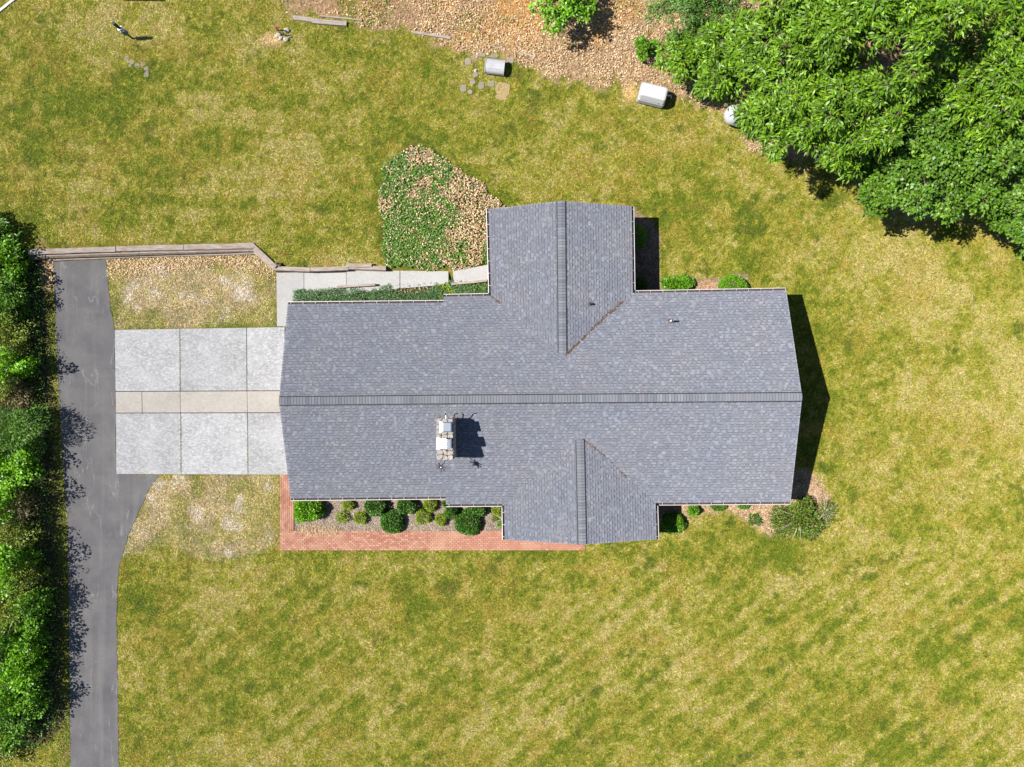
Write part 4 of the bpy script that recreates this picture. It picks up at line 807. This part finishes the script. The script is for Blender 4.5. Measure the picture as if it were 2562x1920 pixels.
shrub(980, 1308, 31, .85, 'box', 'dark green ball shrub touching the brick walk, left of the pair', 2200, lump=.05, group=FB); shrub(1015, 1266, 25, 1.0, 'box', 'dark green round shrub against the gutter, behind the left ball', 1500, group=FB)
shrub(1075, 1265, 18, .75, 'yellow', 'yellow-green shrub under the gutter, joined to the one before it', 900, .06, .03, group=FB, name='garden_shrub'); shrub(1057, 1294, 20, .7, 'yellow', 'yellow-green shrub in the middle of the front bed', 1000, .06, .03, group=FB, name='garden_shrub')
shrub(1104, 1302, 16, .6, 'yellow', 'yellow-green shrub just left of the right dark ball', 800, .06, .03, group=FB, name='garden_shrub'); shrub(1172, 1309, 35, .8, 'box', 'largest dark green ball shrub touching the brick walk, right of the pair', 2500, lump=.05, group=FB)
shrub(1129, 1281, 20, .8, 'box', 'dark green shrub half under the roof edge at the gutter step', 1000, group=FB); shrub(1198, 1276, 19, .8, 'box', 'dark green shrub under the gutter behind the largest ball', 900, group=FB)
shrub(1245, 1280, 14, .6, 'yellow', 'yellow-green shrub in the corner by the front gable', 600, .06, .03, group=FB, name='garden_shrub'); shrub(1252, 1312, 8, .4, 'clipped', 'tiny green plant beside the front gable gutter', 250, .06, .03, group=FB, name='garden_shrub')
shrub(1237, 1299, 8, .2, 'olive', 'sparse grey-green plant in the bare corner of the front bed', 130, .05, .03, lump=.5, group=FB, name='garden_shrub'); shrub(1114, 1262, 8, .8, 'box', 'slim dark shrub in the roof notch', 250, group=FB)
GB = 'shrubs along the right front wall'
shrub(1688, 1311, 29, .75, 'clipped', 'dark green shrub in the house shadow right of the front gable', 2000, .08, .05, group=GB, ry=27); shrub(1737, 1278, 14, .7, 'clipped', 'small bright green shrub at the edge of the gable shadow', 700, group=GB); shrub(1799, 1266, 21, .5, 'ivy', 'low green shrub under the right front gutter', 800, ry=14, group=GB)
shrub(1862, 1262, 17, .45, 'ivy', 'low green plant under the gutter, second right of the shadow', 600, ry=13, group=GB); shrub(1890, 1300, 15, .22, 'ivy', 'low weed clump in the middle of the mulch patch', 400, .09, .03, lump=.5, group=GB, name='weed_clump')
shrub(2006, 1298, 62, .95, 'crepe', 'large loose shrub at the right front corner of the house', 4200, .10, .05, 50, .35, 'loose_shrub', .15, .6, group=GB); shrub(2068, 1282, 24, .8, 'crepe', 'red-tinged twiggy shrub at the outer side of the large loose one', 550, .07, .035, 34, .5, 'loose_shrub', .15, 1.0, group=GB); shrub(1960, 1330, 30, .4, 'olive', 'low grey-green plant below the large loose shrub', 650, .09, .03, 20, .5, 'loose_shrub', .1, group=GB)
GN = 'shrubs along the rear wall'
shrub(1586, 590, 36, 1.0, 'clipped', 'clipped round shrub in the shade beside the rear gable', 2600, .05, .035, lump=.03, group=GN); shrub(1604, 712, 18, .5, 'ivy', 'small dark plant in the shaded corner by the rear gable', 600, group=GN)
shrub(1701, 712, 42, .65, 'clipped', 'leafy light green shrub along the rear gutter', 1500, .13, .08, 26, .15, 'garden_shrub', group=GN); shrub(1838, 716, 38, .95, 'lime', 'clipped bright green dome shrub behind the rear gutter', 3600, .045, .035, 31, .03, group=GN)
# hedge along the driveway: mixed bushes
GH = 'bushes along the left edge'
HB = [(10, 588, 1.1, 52, 'ivy', 'dark grassy bush at the top of the left hedge', .22, .05), (45, 655, 1.3, 50, 'clipped', 'mid green bush beside the end of the timber wall', .14, .08), (-15, 690, 1.6, 60, 'ivy', 'dark bush at the left border below the timber wall', .13, .08), (35, 755, 1.5, 56, 'ivy', 'dark green bush next to the upper driveway', .13, .08), (-10, 800, 1.5, 60, 'olive', 'olive bush at the left border beside the upper driveway', .14, .05), (38, 845, 1.4, 52, 'olive', 'dry olive bush with bare twigs beside the driveway', .14, .05),
      (48, 915, 1.8, 44, 'lime', 'bright green young bush in the upper hedge', .15, .09), (-5, 950, 1.6, 60, 'olive', 'olive-green bush at the left border above the juniper', .13, .06), (45, 985, 1.3, 46, 'dry', 'dry brownish bush just above the big juniper', .14, .04), (55, 1075, 2.0, 78, 'darkneedle', 'big dark spiky juniper opposite the concrete apron', .19, .04), (35, 1150, 1.7, 62, 'lime', 'lime green bush below the big juniper', .14, .10),
      (-5, 1255, 2.4, 56, 'lime', 'bright lime bush at the left border below the juniper', .14, .09), (52, 1265, 1.6, 48, 'dry', 'dry twiggy brown bush beside the driveway bend', .15, .03), (40, 1345, 1.9, 56, 'olive', 'shaded olive bush below the dry twiggy one', .14, .06), (25, 1420, 2.3, 62, 'lime', 'large lime bush in the lower hedge, highest of the lime ones there', .14, .10), (85, 1440, 1.8, 40, 'olive', 'twiggy olive bush leaning to the lower driveway', .14, .05),
      (35, 1520, 2.0, 64, 'olive', 'wide olive bush in the middle of the lower hedge', .14, .06), (100, 1510, 2.0, 36, 'clipped', 'narrow green bush casting the longest driveway shadow', .13, .08), (70, 1590, 1.9, 56, 'clipped', 'mid green bush beside the lower driveway', .14, .09), (-5, 1640, 2.1, 60, 'ivy', 'dark bush at the left border of the lower hedge', .13, .08), (75, 1670, 1.8, 54, 'lime', 'light green bush in the lower hedge, second from the bottom end', .14, .09), (65, 1750, 1.8, 54, 'clipped', 'green bush near the bottom end of the hedge', .14, .09), (10, 1785, 1.9, 60, 'ivy', 'dark green bush at the left border near the hedge end', .13, .08), (55, 1820, 1.4, 44, 'clipped', 'last low bush at the bottom end of the hedge', .13, .08), (-10, 1870, 1.2, 50, 'olive', 'olive bush in the lower left corner', .13, .06)]
for px, py, h, r_, pal, lb, ll, lw in HB: shrub(px - (24 if px > 30 else 14), py, r_ * .96, h * 1.5, pal, lb, int(1500 * (r_ / 50) ** 2), ll, lw, None, .4, 'hedge_bush', .25, .5 if pal in ('dry', 'olive') else .2, group=GH, sq=.42)

# ------------------------------------------------------------------ ground cover, litter, grass (uncountable)
def scatter(n, x0, x1, y0, y1): return rng.uniform(x0, x1, n), rng.uniform(y0, y1, n)
def bbox(px, z=0): q = ppoly(px, z); a = np.array(q); return a[:, 0].min(), a[:, 0].max(), a[:, 1].min(), a[:, 1].max()
def litter(name, poly, n, prob, z, label, lo=.07, w=.05, pal='dryleaf', rag=.35, tilt=.35, cat='leaf litter', zoff=.02, mat='dry_leaf'):
    x, y = scatter(n, *bbox(poly)); sdv = sdpoly(x, y, ppoly(poly)) + (fbm(x * 1.4, y * 1.4, 23, 4) - .5) * rag * 2; k = (sdv < 0) & (rng.random(n) < prob(x, y, sdv)) & (np.abs(x) < 30) & (np.abs(y) < 23); x, y = x[k], y[k]; n = len(x)
    pos = np.c_[x, y, height(x, y) + zoff + rng.uniform(0, z, n)]; a = rng.uniform(0, 6.28, n); dirs = np.c_[np.cos(a), np.sin(a), rng.normal(0, tilt, n)]
    V, F, C = leaves(pos, dirs, lo, w, pal, .25, .35); o = place_np(name, V, F, M[mat], None, C); tag(o, label, cat, kind='stuff')
def topx(x): return x * FPX / CAMZ + PW / 2
def topy(y): return -y * FPX / CAMZ + PH / 2
litter('leaf_litter', [(700, 30)] + Z_LITTER[2:15] + [(1870, 370), (2600, 640), (2600, -60), (700, -60)], 150000, lambda x, y, s: np.where(topx(x) > 1950, .12, 1.0) * np.clip(.25 + .9 * sstep(.36, .62, fbm(x * .6, y * .6, 66, 3)) * (1 - .75 * np.exp(-((topx(x) - 1310) / 110) ** 2 - ((topy(y) - 45) / 45) ** 2)), 0, 1) * sstep(640, 1120, topx(x) + topy(y) * 2), .03, 'brown fallen leaves on the bank along the upper edge', .13, .06, rag=.6)
litter('garden_leaves', Z_GARDEN, 16000, lambda x, y, s: np.clip(.32 + 1.3 * sstep(.40, .62, fbm(x * 1.5, y * 1.5, 44, 4) * .75 + .35 * sstep(1000, 1240, topx(x)) - .12 * sstep(480, 620, topy(y)) + .05), 0, 1), .16, 'dry leaves caught in the ivy bed beside the rear gable', .125, .065)
litter('garden_ivy', Z_GARDEN, 26000, lambda x, y, s: np.clip(1.15 - 1.2 * sstep(.42, .62, fbm(x * 1.5, y * 1.5, 44, 4) * .75 + .35 * sstep(1000, 1240, topx(x)) - .12 * sstep(480, 620, topy(y)) + .05), .05, 1), .15, 'green ivy ground cover in the bed beside the rear gable', .12, .075, 'ivy', .3, .3, 'ground cover', .02, 'leaf')
litter('juniper_cover', [(738, 728), (845, 722), (1000, 714), (1090, 708), (1160, 706), (1225, 712), (1225, 745), (1130, 755), (735, 760)], 15000, lambda x, y, s: np.where((fbm(x * .9 + 4, y * .9, 34, 3) > .56) & (topx(x) > 820), .06, 1.0), .35, 'low blue-green juniper ground cover between walk and garage', .13, .03, 'juniper', .08, .5, 'ground cover', .06, 'leaf')
litter('juniper_litter', [(800, 724), (1225, 700), (1225, 750), (1130, 758), (800, 760)], 1300, lambda x, y, s: np.ones_like(x) * .9, .05, 'tan dead leaves between the juniper patches', .12, .06, rag=.1)
litter('green_bed_cover', [(1085, 710), (1225, 702), (1225, 745), (1100, 752)], 2600, lambda x, y, s: np.ones_like(x) * .8, .25, 'green leafy ground cover at the house end of the juniper bed', .10, .06, 'yellow', .1, .4, 'ground cover', .05, 'leaf')
litter('wall_foot_leaves', [(268, 648), (636, 632), (690, 680), (695, 710), (640, 690), (560, 665), (272, 700)], 5200, lambda x, y, s: np.clip(1.2 - (topy(y) - 650) / 45, .05, 1), .02, 'fallen leaves at the foot of the timber wall', .11, .06, rag=.25)
litter('driveway_end_leaves', [(95, 655), (135, 655), (135, 735), (105, 720)], 500, lambda x, y, s: np.ones_like(x), .02, 'fallen leaves by the upper end of the driveway', .11, .06, rag=.1)
litter('bed_mulch_chips', [(740, 1240), (1258, 1240), (1258, 1330), (740, 1330)], 11000, lambda x, y, s: np.ones_like(x), .02, 'grey-brown mulch chips in the front bed', .07, .035, 'chip', .05, .3, 'mulch', .0)
litter('straw_mulch', [(745, 1318), (800, 1312), (850, 1322), (846, 1336), (800, 1341), (750, 1334)], 900, lambda x, y, s: np.ones_like(x), .04, 'pale cut straw spilling onto the brick walk corner', .15, .02, 'dryleaf', .1, .25, 'mulch', .04)
litter('corner_mulch', Z_RBED, 5200, lambda x, y, s: np.ones_like(x), .02, 'reddish brown leaf mulch around the right front shrubs', .08, .04, 'dryleaf', .3, .3, 'mulch', .0)
litter('bank_weeds', [(620, -60), (640, 20), (720, 40), (990, 85), (1120, 110), (1500, 140), (1640, 120), (1640, -60)], 9000, lambda x, y, s: sstep(.60, .70, fbm(x * 1.2, y * 1.2, 88, 3)), .12, 'scattered green weeds on the leafy bank', .13, .05, 'olive', .2, .6, 'weeds', .02, 'leaf')
litter('drive_verge_weeds', [(112, 720), (136, 720), (150, 1000), (170, 1300), (174, 1880), (140, 1880), (122, 1000)], 12000, lambda x, y, s: .35 + .6 * (fbm(x * 1.5, y * 1.5, 38, 3) > .48), .10, 'green weeds in the verge between hedge and driveway', .10, .035, 'olive', .1, .6, 'weeds', .01, 'leaf')
litter('hedge_undergrowth', [(-60, 560), (50, 590), (115, 680), (118, 1000), (130, 1300), (150, 1800), (100, 1870), (-60, 1880)], 22000, lambda x, y, s: np.ones_like(x) * .8, .5, 'tangled undergrowth below the left hedge', .13, .05, 'ivy', .3, .6, 'undergrowth', .05, 'leaf')
# weeds along the concrete joints
jx, jy = [], []
for px, y0, y1, n in ((451, 850, 978, 150), (453, 1040, 1186, 220), (618, 900, 950, 40), (620, 1080, 1186, 70)):
    jx += list(px + rng.normal(0, .9, n)); jy += list(rng.uniform(y0, y1, n))
jp = np.array([tuple(P(a, b, .04)) for a, b in zip(jx, jy)]); dd = rng.normal(0, 1, (len(jp), 3)); dd[:, 2] = np.abs(dd[:, 2]) * .5; V, F, C = leaves(jp, dd, .07, .025, 'olive'); tag(place_np('joint_weeds', V, F, M['leaf'], None, C), 'weeds growing in the joints of the concrete apron', 'weeds', kind='stuff')
# lawn blades: short leaning tufts over all grass
def lawn(n):
    x, y = scatter(n, -27.8, 27.8, -20.9, 20.9); keep = np.ones(n, bool)
    for zp in (Z_DRIVE, [(286, 824), (716, 817), (740, 1190), (290, 1190)], [(690, 680), (760, 676), (1220, 660), (1220, 760), (735, 760), (735, 820), (690, 820)], [(699, 1186), (738, 1186), (738, 1328), (1270, 1328), (1461, 1328), (1461, 1379), (699, 1379)], [(735, 750), (1112, 745), (1215, 730), (1230, 530), (1580, 525), (1580, 725), (1960, 725), (1970, 1255), (1640, 1260), (1640, 1340), (1265, 1340), (1265, 1255), (735, 1245)], [(60, 618), (640, 606), (640, 645), (60, 655)]):
        keep &= sdpoly(x, y, ppoly(zp)) > .02
    x, y = x[keep], y[keep]; c, lit, gar = grass_color(x, y); k = (lit < .3) & (gar < .4) & (sdpoly(x, y, ppoly(Z_FRONTBED)) > 0); x, y, c = x[k], y[k], c[k]; n = len(x)
    a = rng.uniform(0, 6.28, n); l = rng.uniform(.07, .17, n); w = rng.uniform(.012, .027, n); h = rng.uniform(.012, .05, n); z = height(x, y) - .008; dx, dy = np.cos(a), np.sin(a)
    V = np.stack([np.c_[x - dy * w, y + dx * w, z], np.c_[x + dy * w, y - dx * w, z], np.c_[x + dx * l, y + dy * l, z + h]], 1).reshape(-1, 3); tn = rng.uniform(.38, 1.75, (n, 1)) * (1 + rng.normal(0, .08, (n, 3)))
    o = place_np('lawn_grass', V, np.arange(3 * n).reshape(n, 3), M['grass'], None, np.repeat(np.clip(c * tn, .004, 1), 3, 0)); tag(o, 'short patchy green and straw coloured lawn grass', 'grass', kind='stuff')
lawn(620000)
